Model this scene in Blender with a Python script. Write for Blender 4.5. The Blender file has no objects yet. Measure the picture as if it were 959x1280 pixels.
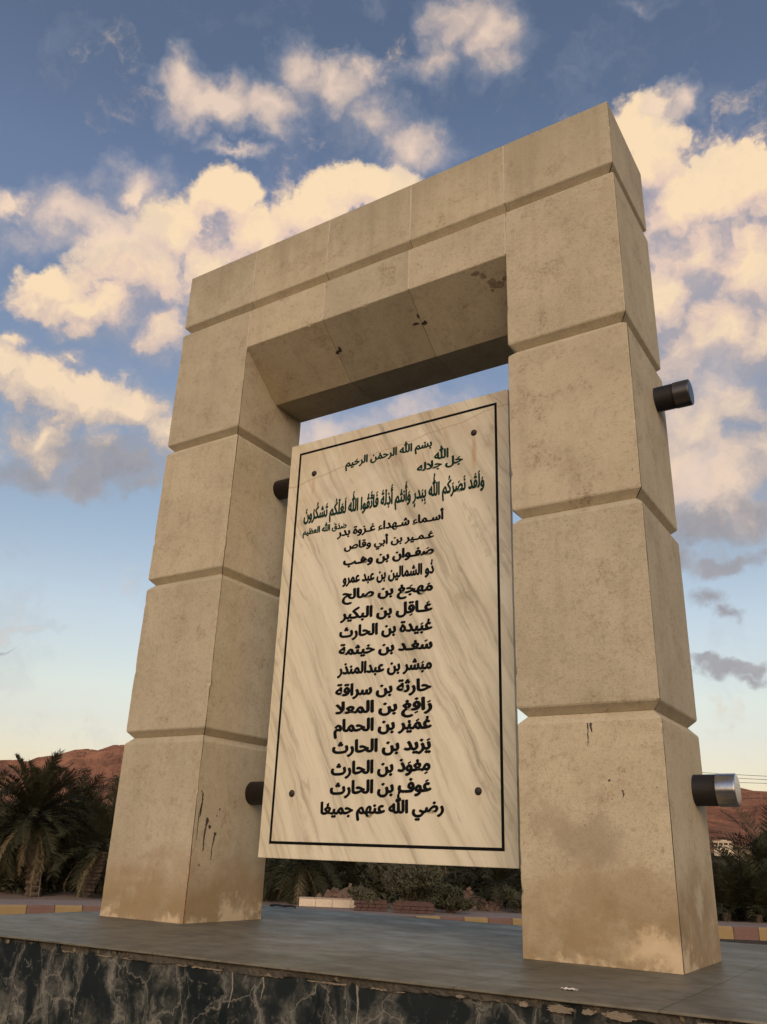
import bpy, bmesh, math, random
from mathutils import Vector, Matrix
R = math.radians
EXPOSURE = 0.6; SUN_E = 0.62; SKY_STRENGTH = 0.12; SKY_DUST = 1.5
# the evening air near the horizon warms the Nishita blue: (sine of the elevation, tint / 1.4)
SKY_TINT = [(s, tuple(v / 1.4 for v in c)) for s, c in ((0.0, (.88, .60, .40)), (.09, (.98, .68, .49)), (.125, (1.05, .74, .54)), (.165, (1.2, .875, .61)), (.25, (1.28, .97, .73)), (.34, (1.12, .92, .74)), (.66, (1.04, .87, .80)), (.74, (.86, .76, .69)), (1.0, (.74, .67, .62)))]
SC = bpy.context.scene
COL = SC.collection

# ---------------------------------------------------------------- camera
CAM_POS = Vector((3.98872, -3.45541, 0.36008))
cam_r = Vector((0.84503, 0.53360, 0.03456)); cam_u = Vector((0.17380, -0.33521, 0.92598)); cam_f = Vector((-0.50569, 0.77647, 0.37600))
cd = bpy.data.cameras.new('camera'); cam = bpy.data.objects.new('camera', cd); COL.objects.link(cam)
m3 = Matrix((cam_r, cam_u, -cam_f)).transposed().to_4x4(); m3.translation = CAM_POS
cam.matrix_world = m3
cd.sensor_fit = 'HORIZONTAL'; cd.sensor_width = 36.0; cd.lens = 36.0 * 1054.6 / 959.0
cd.clip_start = 0.05; cd.clip_end = 20000
SC.camera = cam

# ---------------------------------------------------------------- exposure, sun
SC.view_settings.view_transform = 'Standard'
SC.view_settings.look = 'None'
SC.view_settings.exposure = EXPOSURE
SC.view_settings.gamma = 1.0
SC.view_settings.use_curve_mapping = False
SUN_AZ, SUN_EL = 151.0, 29.0            # clockwise from +Y: low behind the camera
sd = bpy.data.lights.new('sun', 'SUN'); sd.energy = SUN_E; sd.angle = R(40); sd.color = (1.0, 0.885, 0.71)
sun = bpy.data.objects.new('sun', sd); COL.objects.link(sun)
sv = Vector((math.sin(R(SUN_AZ)) * math.cos(R(SUN_EL)), math.cos(R(SUN_AZ)) * math.cos(R(SUN_EL)), math.sin(R(SUN_EL))))
sun.rotation_euler = sv.to_track_quat('Z', 'Y').to_euler(); sun.location = sv * 50

# ---------------------------------------------------------------- node helpers
def node(nt, kind, ins=None, **attrs):
    n = nt.nodes.new(kind)
    for k, v in attrs.items(): setattr(n, k, v)
    for k, v in (ins or {}).items():
        s = n.inputs[k]
        if isinstance(v, bpy.types.NodeSocket): nt.links.new(v, s)
        else: s.default_value = v
    return n
def math_(nt, op, a, b=None, c=None, clamp=False):
    ins = {0: a}
    if b is not None: ins[1] = b
    if c is not None: ins[2] = c
    return node(nt, 'ShaderNodeMath', ins, operation=op, use_clamp=clamp).outputs[0]
def vmath(nt, op, a, b=None):
    ins = {0: a}
    if b is not None: ins[1] = b
    if op == 'SCALE': ins = {0: a, 3: b}
    n = node(nt, 'ShaderNodeVectorMath', ins, operation=op)
    return n.outputs['Value'] if op in ('DOT_PRODUCT', 'LENGTH', 'DISTANCE') else n.outputs[0]
def noise(nt, vec, scale, detail=4, rough=.5, dist=0., out=0):
    return node(nt, 'ShaderNodeTexNoise', {'Vector': vec, 'Scale': scale, 'Detail': detail, 'Roughness': rough, 'Distortion': dist}).outputs[out]
def step(nt, v, a, b, lo=0., hi=1., mode='SMOOTHSTEP'):
    return node(nt, 'ShaderNodeMapRange', {0: v, 1: a, 2: b, 3: lo, 4: hi}, interpolation_type=mode).outputs[0]
def mix(nt, f, a, b, blend='MIX'):
    n = node(nt, 'ShaderNodeMix', None, data_type='RGBA', blend_type=blend)
    for i, v in ((0, f), (6, a), (7, b)):
        s = n.inputs[i]
        if isinstance(v, bpy.types.NodeSocket): nt.links.new(v, s)
        else: s.default_value = (*v, 1) if isinstance(v, tuple) and len(v) == 3 else v
    return n.outputs[2]
def mapping(nt, vec, loc=(0, 0, 0), rot=(0, 0, 0), scale=(1, 1, 1), kind='POINT'):
    return node(nt, 'ShaderNodeMapping', {'Vector': vec, 'Location': loc, 'Rotation': rot, 'Scale': scale}, vector_type=kind).outputs[0]
def blob(nt, vec, loc, rot, scale):
    g = node(nt, 'ShaderNodeTexGradient', {'Vector': mapping(nt, vec, loc, rot, scale, 'TEXTURE')}, gradient_type='SPHERICAL')
    return g.outputs['Fac'] if 'Fac' in g.outputs else g.outputs[1]

# ---------------------------------------------------------------- world: Nishita sky and clouds, both by direction
CLOUDS = {'c': [(-47.1, 40.9, 2.7, 2.8, 11, 1), (-50.5, 38.2, 3.9, 3.4, 13, 1), (-43.9, 39.2, 4.6, 2.9, 9, 1), (-52.2, 35.9, 4.4, 3.4, 14, 1),
       (-47.3, 36.7, 5.5, 3.5, 11, 1), (-55.4, 32.8, 5.2, 2.2, 15, 1), (-58.6, 33.2, 2.3, 1.4, 17, 0.9), (-40.1, 40.8, 3.6, 2.4, 7, 1),
       (-36.1, 42.8, 3.0, 2.1, 4, 1), (-32.7, 43.1, 2.0, 1.4, 2, 1), (-54.7, 40.4, 1.4, 1.0, 17, 0.7), (-62.7, 37.1, 1.3, 0.8, 21, 0.6),
       (-50.6, 32.6, 3.0, 3.0, 12, 0.9), (-58.8, 27.3, 3.4, 3.2, 15, 1), (-61.0, 27.6, 2.2, 2.7, 16, 1), (-55.0, 27.1, 3.6, 2.5, 13, 1),
       (-51.4, 27.3, 3.0, 2.6, 11, 1), (-49.5, 26.0, 2.5, 2.9, 10, 0.9), (-57.1, 24.4, 4.7, 2.3, 13, 0.9), (-60.5, 29.9, 1.6, 1.1, 17, 0.8),
       (-56.3, 29.4, 1.3, 1.2, 14, 0.8), (-52.9, 24.4, 3.9, 2.1, 11, 0.8), (-12.2, 43.6, 2.2, 2.9, -13, 1.25), (-13.3, 44.2, 1.4, 1.8, -12, 1.1),
       (-10.5, 40.5, 2.8, 2.8, -13, 1.3), (-7.2, 40.1, 3.6, 2.6, -15, 1.3), (-4.0, 40.1, 2.4, 2.2, -18, 1.3), (-9.7, 37.5, 4.6, 3.8, -13, 1.35),
       (-5.6, 36.2, 4.2, 4.2, -15, 1.35), (-11.7, 35.2, 3.6, 3.9, -11, 1.3), (-8.1, 32.8, 4.4, 3.9, -12, 1.35), (-5.3, 31.6, 3.3, 3.6, -13, 1.3),
       (-11.1, 31.6, 2.9, 4.0, -10, 1.2), (-10.3, 26.4, 3.6, 3.8, -8, 1.05), (-7.0, 27.7, 3.0, 3.7, -11, 1.1), (-6.7, 24.4, 3.4, 3.7, -9, 1.05),
       (-12.0, 23.8, 3.4, 3.8, -7, 0.95), (-9.3, 22.5, 4.4, 3.3, -7, 1.0), (-8.0, 43.7, 0.9, 0.5, -16, 0.3)],
 'g': [(-57.6, 22.0, 3.9, 1.5, 12, 0.8), (-54.0, 22.0, 2.9, 1.3, 10, 0.8), (-52.1, 23.5, 3.5, 1.6, 10, 0.7), (-50.0, 22.2, 2.0, 1.2, 9, 0.6),
       (-55.5, 23.9, 5.7, 1.5, 12, 0.5), (-10.8, 20.7, 4.3, 1.6, -6, 0.9), (-13.0, 19.0, 2.9, 1.3, -5, 0.8), (-10.1, 18.1, 2.8, 0.9, 0, 0.8),
       (-7.8, 18.5, 1.8, 0.6, -1, 0.7), (-7.7, 21.0, 2.7, 1.5, -7, 0.7), (-11.1, 15.9, 1.6, 1.0, -15, 0.95), (-10.0, 14.9, 1.5, 0.7, -4, 0.85),
       (-9.6, 11.7, 2.8, 0.8, 3, 1.0), (-11.5, 11.7, 2.1, 0.6, -2, 0.9), (-8.8, 11.0, 1.3, 0.5, -3, 0.8), (-57.1, 10.9, 1.4, 0.3, -4, 0.6)],
 'w': [(-55.1, 40.7, 2.2, 1.6, 17, 1.1), (-59.2, 37.8, 2.8, 1.7, 19, 1.15), (-56.2, 37.6, 3.3, 1.9, 17, 1.1), (-63.0, 37.1, 2.0, 1.2, 21, 1.0),
       (-59.9, 36.0, 3.6, 1.9, 19, 0.6), (-52.1, 47.0, 1.8, 1.4, 16, 1.05), (-49.2, 46.4, 3.1, 1.5, 14, 1.2), (-45.1, 46.9, 3.1, 1.4, 11, 1.1),
       (-42.6, 49.1, 1.8, 1.8, 9, 1.05), (-40.0, 48.6, 2.7, 1.6, 7, 1.05), (-37.4, 49.7, 1.4, 1.0, 5, 0.9), (-35.5, 47.2, 2.5, 1.6, 4, 0.95),
       (-31.4, 45.7, 2.7, 1.8, 1, 0.95), (-47.4, 44.3, 2.2, 0.5, 12, 1.0), (-36.4, 52.9, 2.3, 1.0, -13, 0.6), (-27.9, 52.6, 2.7, 1.4, 15, 0.95),
       (-25.2, 51.8, 1.7, 2.4, -13, 0.95), (-23.4, 50.5, 1.6, 2.0, -6, 0.75), (-30.1, 50.7, 2.6, 1.6, 17, 0.75), (-11.1, 51.4, 1.5, 0.6, -16, 0.45),
       (-55.9, 12.0, 3.2, 0.3, 4, 0.5), (-52.8, 41.8, 1.9, 1.1, 16, 0.5), (-37.2, 46.9, 4.4, 3.1, 5, 0.4), (-58.0, 39.9, 2.7, 1.6, 19, 0.45),
       (-8.3, 46.2, 1.1, 1.3, -16, 1.0), (-10.4, 46.0, 1.0, 0.9, -15, 0.9), (-37.5, 27.3, 4.3, 2.4, 16, 0.75), (-32.1, 29.0, 5.4, 2.4, 14, 0.75),
       (-26.6, 30.2, 3.2, 1.6, 11, 0.6), (-11.0, 23.4, 4.3, 3.6, -7, 0.9), (-8.2, 21.1, 3.2, 2.0, -7, 0.8), (-11.5, 27.6, 2.9, 3.0, -8, 0.7),
       (-8.6, 29.2, 4.2, 3.0, -10, 0.7), (-56.6, 21.7, 4.2, 2.0, 11, 0.4)]}
world = bpy.data.worlds.new('World'); SC.world = world; world.use_nodes = True
wt = world.node_tree; wt.nodes.clear()
def sky_frame(az, el, tilt):
    a, e, t = R(az), R(el), R(tilt)
    D = Vector((math.sin(a) * math.cos(e), math.cos(a) * math.cos(e), math.sin(e)))
    E = Vector((math.cos(a), -math.sin(a), 0)); U = D.cross(E) * -1
    X = E * math.cos(t) + U * math.sin(t); Y = U * math.cos(t) - E * math.sin(t)
    return D, Matrix((X, Y, X.cross(Y))).transposed().to_euler()
def cloud_group(key, nscale, namp, grow):
    g = bpy.data.node_groups.new('cloud_' + key, 'ShaderNodeTree')
    g.interface.new_socket('Vector', in_out='INPUT', socket_type='NodeSocketVector')
    g.interface.new_socket('Density', in_out='OUTPUT', socket_type='NodeSocketFloat')
    gi = g.nodes.new('NodeGroupInput'); go = g.nodes.new('NodeGroupOutput')
    v = gi.outputs[0]; acc = None
    for az, el, rx, ry, tilt, w in CLOUDS[key]:
        D, eul = sky_frame(az, el, tilt)
        b = blob(g, v, D, eul, (R(rx * grow), R(ry * grow), .6))
        if w != 1: b = math_(g, 'MULTIPLY', b, w)
        acc = b if acc is None else math_(g, 'SMOOTH_MAX', acc, b, .18)
    n = noise(g, v, nscale, 9, .62)
    d = math_(g, 'MULTIPLY_ADD', math_(g, 'SUBTRACT', n, .5), namp, acc)
    g.links.new(d, go.inputs[0])
    return g
tc = wt.nodes.new('ShaderNodeTexCoord'); dirv = tc.outputs['Generated']
w1 = vmath(wt, 'SUBTRACT', noise(wt, dirv, 9, 3, .5, 0, 1), (.5, .5, .5)); w2 = vmath(wt, 'SUBTRACT', noise(wt, dirv, 34, 4, .55, 0, 1), (.5, .5, .5))
p = vmath(wt, 'ADD', dirv, vmath(wt, 'ADD', vmath(wt, 'SCALE', w1, .06), vmath(wt, 'SCALE', w2, .05)))
def use(g, vec): return node(wt, 'ShaderNodeGroup', {0: vec}, node_tree=g).outputs[0]
sky = node(wt, 'ShaderNodeTexSky', None, sky_type='NISHITA', sun_disc=False, sun_elevation=R(SUN_EL), sun_rotation=R(SUN_AZ), altitude=200.0, air_density=1.0, dust_density=SKY_DUST, ozone_density=1.6)
elev = node(wt, 'ShaderNodeSeparateXYZ', {0: dirv}).outputs[2]
def ramp(nt, fac, stops):
    r = nt.nodes.new('ShaderNodeValToRGB'); nt.links.new(fac, r.inputs[0])
    els = r.color_ramp.elements
    while len(els) < len(stops): els.new(.5)
    for e, (pos, c) in zip(els, stops): e.position = pos; e.color = (*c, 1)
    return r.outputs[0]
SK = 1.0 / SKY_STRENGTH / (2 ** EXPOSURE)
# the evening air near the horizon, warm and pale, over the Nishita blue
tint = ramp(wt, elev, SKY_TINT)
skyc = vmath(wt, 'SCALE', vmath(wt, 'MULTIPLY', sky.outputs[0], tint), 1.4)
def lin(*c): return tuple(SK * ((x / 255 / 12.92) if x < 11 else ((x / 255 + .055) / 1.055) ** 2.4) for x in c)
# cumulus
gc = cloud_group('c', 11, 1.15, 1.46)
d0 = use(gc, p); d1 = use(gc, vmath(wt, 'ADD', p, (.004, -.006, .05))); d2 = use(gc, vmath(wt, 'ADD', p, (.001, -.002, .016)))
fine = noise(wt, p, 30, 8, .64); fine2 = noise(wt, p, 75, 5, .6)
lit = math_(wt, 'ADD', step(wt, math_(wt, 'SUBTRACT', d0, d1), -.42, .50, mode='LINEAR'), math_(wt, 'MULTIPLY', math_(wt, 'SUBTRACT', d0, d2), .8))
lit = math_(wt, 'ADD', lit, math_(wt, 'MULTIPLY_ADD', fine, .50, -.25))
lit = math_(wt, 'ADD', lit, math_(wt, 'MULTIPLY_ADD', fine2, .22, -.11), clamp=True)
# tops end crisply, shaded undersides fray out
soft = math_(wt, 'MULTIPLY_ADD', step(wt, math_(wt, 'SUBTRACT', d0, d1), .25, -.25), .55, .50)
alpha = node(wt, 'ShaderNodeMapRange', {0: d0, 1: .20, 2: soft, 3: 0., 4: 1.}, interpolation_type='SMOOTHSTEP').outputs[0]
high = step(wt, elev, .34, .60)
high2 = step(wt, elev, .40, .62)
shade = mix(wt, high2, lin(148, 150, 160), lin(188, 176, 176))
midc = mix(wt, high2, lin(198, 182, 172), lin(233, 204, 186))
bright = mix(wt, high, lin(242, 216, 186), lin(254, 225, 186))
ccol = mix(wt, step(wt, lit, .02, .48, mode='LINEAR'), shade, midc)
ccol = mix(wt, step(wt, lit, .46, .98, mode='LINEAR'), ccol, bright)
skyc = mix(wt, math_(wt, 'MULTIPLY', alpha, .96), skyc, ccol)
# thin high wisps
gw = cloud_group('w', 12, 1.15, 1.5)
dw = use(gw, p); aw = step(wt, dw, .17, 1.05, 0., .90, 'LINEAR')
wcol = mix(wt, step(wt, dw, .25, .8), lin(166, 168, 182), lin(238, 212, 192))
skyc = mix(wt, aw, skyc, wcol)
# grey low scraps
gg = cloud_group('g', 13, 1.15, 1.5)
dg = use(gg, p); ag = step(wt, dg, .19, .72, 0., .85)
skyc = mix(wt, ag, skyc, mix(wt, fine, lin(132, 133, 144), lin(178, 172, 172)))
bg = node(wt, 'ShaderNodeBackground', {'Color': skyc, 'Strength': SKY_STRENGTH})
wo = wt.nodes.new('ShaderNodeOutputWorld'); wt.links.new(bg.outputs[0], wo.inputs[0])
world.cycles.sampling_method = 'MANUAL'; world.cycles.sample_map_resolution = 512

# ---------------------------------------------------------------- object helpers
def tag(o, label=None, cat=None, group=None, kind=None):
    if label: o['label'] = label
    if cat: o['category'] = cat
    if group: o['group'] = group
    if kind: o['kind'] = kind
    return o
def link(name, mesh, mat=None, parent=None):
    o = bpy.data.objects.new(name, mesh); COL.objects.link(o)
    if mat is not None:
        for mm in (mat if isinstance(mat, (list, tuple)) else [mat]): mesh.materials.append(mm)
    if parent is not None: o.parent = parent; o.matrix_parent_inverse = parent.matrix_world.inverted()
    return o
def empty(name, loc=(0, 0, 0)):
    o = bpy.data.objects.new(name, None); COL.objects.link(o); o.location = loc; o.empty_display_size = .2
    o.matrix_world = Matrix.Translation(loc)
    return o
def from_bm(name, bm, mat, parent=None, smooth=False):
    me = bpy.data.meshes.new(name); bm.normal_update(); bm.to_mesh(me); bm.free()
    if smooth:
        for f in me.polygons: f.use_smooth = True
    return link(name, me, mat, parent)
def from_py(name, vs, fs, mat, parent=None, smooth=False, mi=None):
    me = bpy.data.meshes.new(name); me.from_pydata(vs, [], fs); me.update()
    if smooth:
        for f in me.polygons: f.use_smooth = True
    o = link(name, me, mat, parent)
    if mi:
        for f, i in zip(me.polygons, mi): f.material_index = i
    return o
def box_bm(bm, x0, x1, y0, y1, z0, z1, bev=0.):
    vs = [bm.verts.new((x, y, z)) for z in (z0, z1) for x, y in ((x0, y0), (x1, y0), (x1, y1), (x0, y1))]
    fs = [bm.faces.new([vs[i] for i in q]) for q in ((3, 2, 1, 0), (4, 5, 6, 7), (0, 1, 5, 4), (1, 2, 6, 5), (2, 3, 7, 6), (3, 0, 4, 7))]
    if bev:
        es = list({e for f in fs for e in f.edges})
        bmesh.ops.bevel(bm, geom=es, offset=bev, segments=2, affect='EDGES', profile=.5)
def tube_bm(bm, p0, p1, r0, r1=None, n=20, caps=True):
    p0, p1 = Vector(p0), Vector(p1); r1 = r0 if r1 is None else r1
    q = (p1 - p0).to_track_quat('Z', 'Y')
    rings = []
    for p, r in ((p0, r0), (p1, r1)):
        rings.append([bm.verts.new(p + q @ Vector((r * math.cos(2 * math.pi * k / n), r * math.sin(2 * math.pi * k / n), 0))) for k in range(n)])
    for k in range(n): bm.faces.new((rings[0][k], rings[0][(k + 1) % n], rings[1][(k + 1) % n], rings[1][k]))
    if caps: bm.faces.new(rings[0][::-1]); bm.faces.new(rings[1])

# ---------------------------------------------------------------- materials
def new_mat(name):
    m = bpy.data.materials.new(name); m.use_nodes = True
    nt = m.node_tree; b = nt.nodes['Principled BSDF']
    return m, nt, b
def setb(nt, b, **kw):
    for k, v in kw.items():
        k = k.replace('_', ' ')
        s = b.inputs[k]
        if isinstance(v, bpy.types.NodeSocket): nt.links.new(v, s)
        else: s.default_value = (*v, 1) if isinstance(v, tuple) and len(v) == 3 else v
def bump(nt, b, h, strength=.3, dist=.01):
    n = node(nt, 'ShaderNodeBump', {'Height': h, 'Strength': strength, 'Distance': dist})
    nt.links.new(n.outputs[0], b.inputs['Normal'])
def pos(nt): return nt.nodes.new('ShaderNodeNewGeometry').outputs['Position']
def simple(name, col, rough=.8, var=.25, scale=8., metallic=0., bmp=.0, spec=.5):
    m, nt, b = new_mat(name); P = pos(nt)
    n = noise(nt, P, scale, 6, .6)
    c = mix(nt, n, tuple(x * (1 - var) for x in col), tuple(min(1, x * (1 + var)) for x in col))
    setb(nt, b, Base_Color=c, Roughness=rough, Metallic=metallic, Specular_IOR_Level=spec)
    if bmp: bump(nt, b, noise(nt, P, scale * 5, 5, .6), bmp, .01)
    return m

def stone_material(name, tone=1.0):
    m, nt, b = new_mat(name); P = pos(nt)
    info = nt.nodes.new('ShaderNodeObjectInfo').outputs['Random']
    Po = vmath(nt, 'ADD', P, node(nt, 'ShaderNodeCombineXYZ', {0: math_(nt, 'MULTIPLY', info, 7.), 1: math_(nt, 'MULTIPLY', info, 3.)}).outputs[0])
    z = node(nt, 'ShaderNodeSeparateXYZ', {0: P}).outputs[2]
    nA = noise(nt, Po, 2.2, 8, .62); nB = noise(nt, Po, 9, 8, .65); nC = noise(nt, Po, 42, 6, .7); nD = noise(nt, Po, 170, 3, .6)
    c = mix(nt, step(nt, nA, .3, .7), (.435 * tone, .367 * tone, .247 * tone), (.520 * tone, .446 * tone, .309 * tone))
    c = mix(nt, step(nt, nB, .42, .74, 0., .40), c, (.365 * tone, .312 * tone, .202 * tone))
    c = mix(nt, math_(nt, 'MULTIPLY', step(nt, nC, .48, .72, 0., .75), step(nt, nB, .35, .6, .25, 1.)), c, (.315 * tone, .245 * tone, .155 * tone))
    c = mix(nt, step(nt, nD, .50, .74, 0., .60), c, (.25, .19, .125))
    c = mix(nt, step(nt, nD, .46, .28, 0., .30), c, (.60, .51, .38))
    # clustered blotches of darker fossil grain
    cl = step(nt, noise(nt, Po, 5.5, 6, .66), .52, .70); sp = step(nt, noise(nt, Po, 62, 6, .72), .49, .64)
    c = mix(nt, math_(nt, 'MULTIPLY', math_(nt, 'MULTIPLY', cl, sp), .9), c, (.20, .135, .085))
    c = mix(nt, math_(nt, 'MULTIPLY', cl, .22), c, (.30, .225, .145))
    c = mix(nt, 1.0, c, node(nt, 'ShaderNodeCombineColor', {0: step(nt, info, 0., 1., .92, 1.05, 'LINEAR'), 1: step(nt, info, 0., 1., .93, 1.05, 'LINEAR'), 2: step(nt, info, 0., 1., .95, 1.03, 'LINEAR')}).outputs[0], 'MULTIPLY')
    # pits
    vo = node(nt, 'ShaderNodeTexVoronoi', {'Vector': vmath(nt, 'ADD', Po, vmath(nt, 'SCALE', noise(nt, Po, 60, 2, .5, 0, 1), .02)), 'Scale': 34.0})
    keep = node(nt, 'ShaderNodeSeparateColor', {0: vo.outputs['Color']}).outputs[0]
    pit = math_(nt, 'MULTIPLY', step(nt, vo.outputs['Distance'], .17, .05), math_(nt, 'MULTIPLY', step(nt, keep, .80, .84), step(nt, noise(nt, Po, 3.1, 4, .6), .46, .62)))
    c = mix(nt, math_(nt, 'MULTIPLY', pit, .75), c, (.12, .085, .055))
    # soft streaks of rain run-off
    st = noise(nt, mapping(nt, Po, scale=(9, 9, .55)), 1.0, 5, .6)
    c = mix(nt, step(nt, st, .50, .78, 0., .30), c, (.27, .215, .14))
    top_shade = math_(nt, 'MULTIPLY', step(nt, math_(nt, 'ADD', z, math_(nt, 'MULTIPLY_ADD', st, .9, -.45)), 3.75, 4.3), .42)  # shade painted into the top stones, where less ground bounce reaches, broken by streaks
    c = mix(nt, top_shade, c, (.26, .215, .145))
    # damp rising from the platform, with pale salts under it
    wob = math_(nt, 'MULTIPLY_ADD', noise(nt, P, 3.4, 6, .62), .62, -.31)
    h = math_(nt, 'ADD', math_(nt, 'ADD', z, wob), math_(nt, 'MULTIPLY_ADD', nC, .10, -.05))
    damp = math_(nt, 'MULTIPLY', step(nt, h, .42, .12), step(nt, noise(nt, P, 5.5, 6, .65), .28, .55, .35, 1.))
    c = mix(nt, math_(nt, 'MULTIPLY', damp, .88), c, mix(nt, nB, (.325, .236, .128), (.235, .162, .082)))
    h2 = math_(nt, 'ADD', z, math_(nt, 'MULTIPLY_ADD', noise(nt, P, 4.6, 8, .66), .75, -.335))
    salt = step(nt, h2, .075, .0)
    c = mix(nt, math_(nt, 'MULTIPLY', salt, .8), c, mix(nt, nC, (.60, .49, .33), (.53, .41, .255)))
    Pw = vmath(nt, 'ADD', P, vmath(nt, 'SCALE', vmath(nt, 'SUBTRACT', noise(nt, P, 10, 8, .7, 0, 1), (.5, .5, .5)), .26))
    for (loc, scl, col, a) in (((2.78, 0, .44), (.22, .3, .13), (.25, .20, .135), .55), ((2.92, 0, .26), (.30, .3, .13), (.28, .205, .115), .45), ((2.62, 0, .50), (.15, .3, .10), (.30, .225, .15), .45),
                               ((3.086, .325, .225), (.2, .125, .185), (.27, .20, .13), 1.0), ((3.086, .325, .225), (.2, .085, .135), (.47, .40, .27), 1.6),
                               ((3.0, 0, .07), (.17, .25, .085), (.60, .47, .30), 1.6)):
        bl = blob(nt, Pw, loc, (0, 0, 0), scl)
        c = mix(nt, math_(nt, 'MULTIPLY', step(nt, bl, .02, .75), min(a, .85)), c, col)
    setb(nt, b, Base_Color=c, Roughness=.88, Specular_IOR_Level=.25)
    hgt = math_(nt, 'ADD', math_(nt, 'MULTIPLY', nC, .5), math_(nt, 'ADD', math_(nt, 'MULTIPLY', nD, .35), math_(nt, 'MULTIPLY', pit, -1.2)))
    bump(nt, b, hgt, .35, .006)
    return m
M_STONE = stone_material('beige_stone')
M_MORTAR = simple('pale_mortar', (.50, .43, .33), .9, .25, 30, bmp=.3)
M_GAP = simple('dark_joint', (.05, .035, .022), .95, .4, 30)
M_TAR = simple('dark_stain', (.045, .030, .022), .6, .5, 60)
M_RUSTSTAIN = simple('rust_stain', (.30, .13, .05), .8, .4, 60)

# ---------------------------------------------------------------- memorial gateway
W, B0, B1, D = 0.62, 2.469, 3.086, 0.617
Z1, Z2, Z3, Z4, ZT, G = 3.731, 2.798, 1.868, 0.938, 4.194, 0.035
ZF, YS, ZS = 3.411, 0.337, 3.143
arch = empty('memorial_gateway', (0, 0, 0))
tag(arch, 'tall beige stone gateway of two block pillars and a lintel on the grey platform', 'gateway')
rnd = random.Random(7)

def ring_block(name, x0, x1, y0, y1, z0, z1, gb, gt, seams=(), seed=0, rough=1.0, mat=M_STONE, cx_=(1, 1)):
    """stone block: stacked rings, chamfered bottom and top, chipped vertical arrises, optional open cladding joint beside an arris"""
    rr = random.Random(seed); bm = bmesh.new()
    zs = [(z0, gb), (z0 + gb - .003, .003), (z0 + gb + .0045, 0)] if gb else [(z0, 0)]
    zb, ze = zs[-1][0], (z1 - gt - .0045 if gt else z1 - .004)
    n = max(2, int((ze - zb) / .018))
    zs += [(zb + (ze - zb) * k / n, 0) for k in range(1, n)]
    zs += [(z1 - gt - .0045, 0), (z1 - gt + .003, .003), (z1, gt)] if gt else [(z1 - .004, 0), (z1, .004)]
    corners = [(x0, y0, 1, 1), (x1, y0, -1, 1), (x1, y1, -1, -1), (x0, y1, 1, -1)]
    walk = [rr.uniform(.002, .004) for _ in corners]; chip = [0] * 4
    jw = .007; js = .003; wide = 1.0 if x0 > 1 else .45
    rings = []
    for (z, ins) in zs:
        ring = []
        for ci, (cx, cy, sx, sy) in enumerate(corners):
            walk[ci] = min(.0055, max(.0014, walk[ci] + rr.uniform(-.0009, .0009) * rough))
            if chip[ci] > .0005: chip[ci] *= .5
            elif rr.random() < .022 * rough: chip[ci] = rr.uniform(.004, .011)
            e = walk[ci] + chip[ci]
            px, py = cx + sx * ins * cx_[0 if sx > 0 else 1], cy + sy * ins
            a = (px + sx * e, py, z); bb = (px, py + sy * e, z)          # on the y-face, on the x-face
            if ci == 0: pts = [bb, a]
            elif ci == 1:
                pts = [a, bb]
                if 'fr' in seams:
                    jw = min(.0115 * wide, max(.0035 * wide, jw + rr.uniform(-.002, .002)))
                    js = min(.006, max(.001, js + rr.uniform(-.0008, .0008)))
                    s = py + e + js
                    pts += [(px, s, z), (px - .025, s, z), (px - .025, s + jw, z), (px, s + jw, z)]
            elif ci == 2: pts = [bb, a]
            else: pts = [a, bb]
            ring += [bm.verts.new(q) for q in pts]
        rings.append(ring)
    m = len(rings[0])
    for r0, r1 in zip(rings, rings[1:]):
        for k in range(m):
            f = bm.faces.new((r0[k], r0[(k + 1) % m], r1[(k + 1) % m], r1[k]))
            if 'fr' in seams and k in (4, 5, 6): f.material_index = 1
    bm.faces.new(rings[0][::-1]); bm.faces.new(rings[-1])
    bmesh.ops.recalc_face_normals(bm, faces=bm.faces)
    return from_bm(name, bm, [mat, M_GAP], arch)

levels = [0, Z4, Z3, Z2, Z1]
for px0, px1, sd_ in ((0, W, 10), (B0, B1, 30)):
    for k in range(4):
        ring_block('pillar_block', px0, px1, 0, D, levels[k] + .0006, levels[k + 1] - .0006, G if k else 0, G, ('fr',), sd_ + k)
# crowning course: five stones side by side
xs = [0, W, 1.236, 1.853, B0, B1]
for k in range(5):
    g = .0015
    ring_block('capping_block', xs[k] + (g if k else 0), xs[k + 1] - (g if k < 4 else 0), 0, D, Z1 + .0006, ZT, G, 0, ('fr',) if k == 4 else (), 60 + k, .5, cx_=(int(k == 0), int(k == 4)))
# lintel stones with the splayed underside
def lintel(x0, x1, seed):
    bm = bmesh.new()
    prof = [(0, ZF), (YS, ZS), (D, ZS), (D, Z1 - G), (D - G, Z1 - .001), (G, Z1 - .001), (0, Z1 - G)]
    rr = random.Random(seed); n = 30; rings = []
    for k in range(n + 1):
        x = x0 + (x1 - x0) * k / n
        e = rr.uniform(.0015, .004) + (rr.uniform(.003, .008) if rr.random() < .05 else 0)
        q = [(0, ZF + e), (e, ZF)] + prof[1:]
        q[1] = (e, ZF - e * (ZF - ZS) / YS)
        rings.append([bm.verts.new((x, y, z)) for y, z in q])
    m = len(rings[0])
    for a, b_ in zip(rings, rings[1:]):
        for k in range(m): bm.faces.new((a[k], a[(k + 1) % m], b_[(k + 1) % m], b_[k]))
    bm.faces.new(rings[0]); bm.faces.new(rings[-1][::-1])
    bmesh.ops.recalc_face_normals(bm, faces=bm.faces)
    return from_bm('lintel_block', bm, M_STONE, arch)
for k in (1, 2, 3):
    lintel(xs[k] + .0016, xs[k + 1] - .0016, 80 + k)
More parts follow.
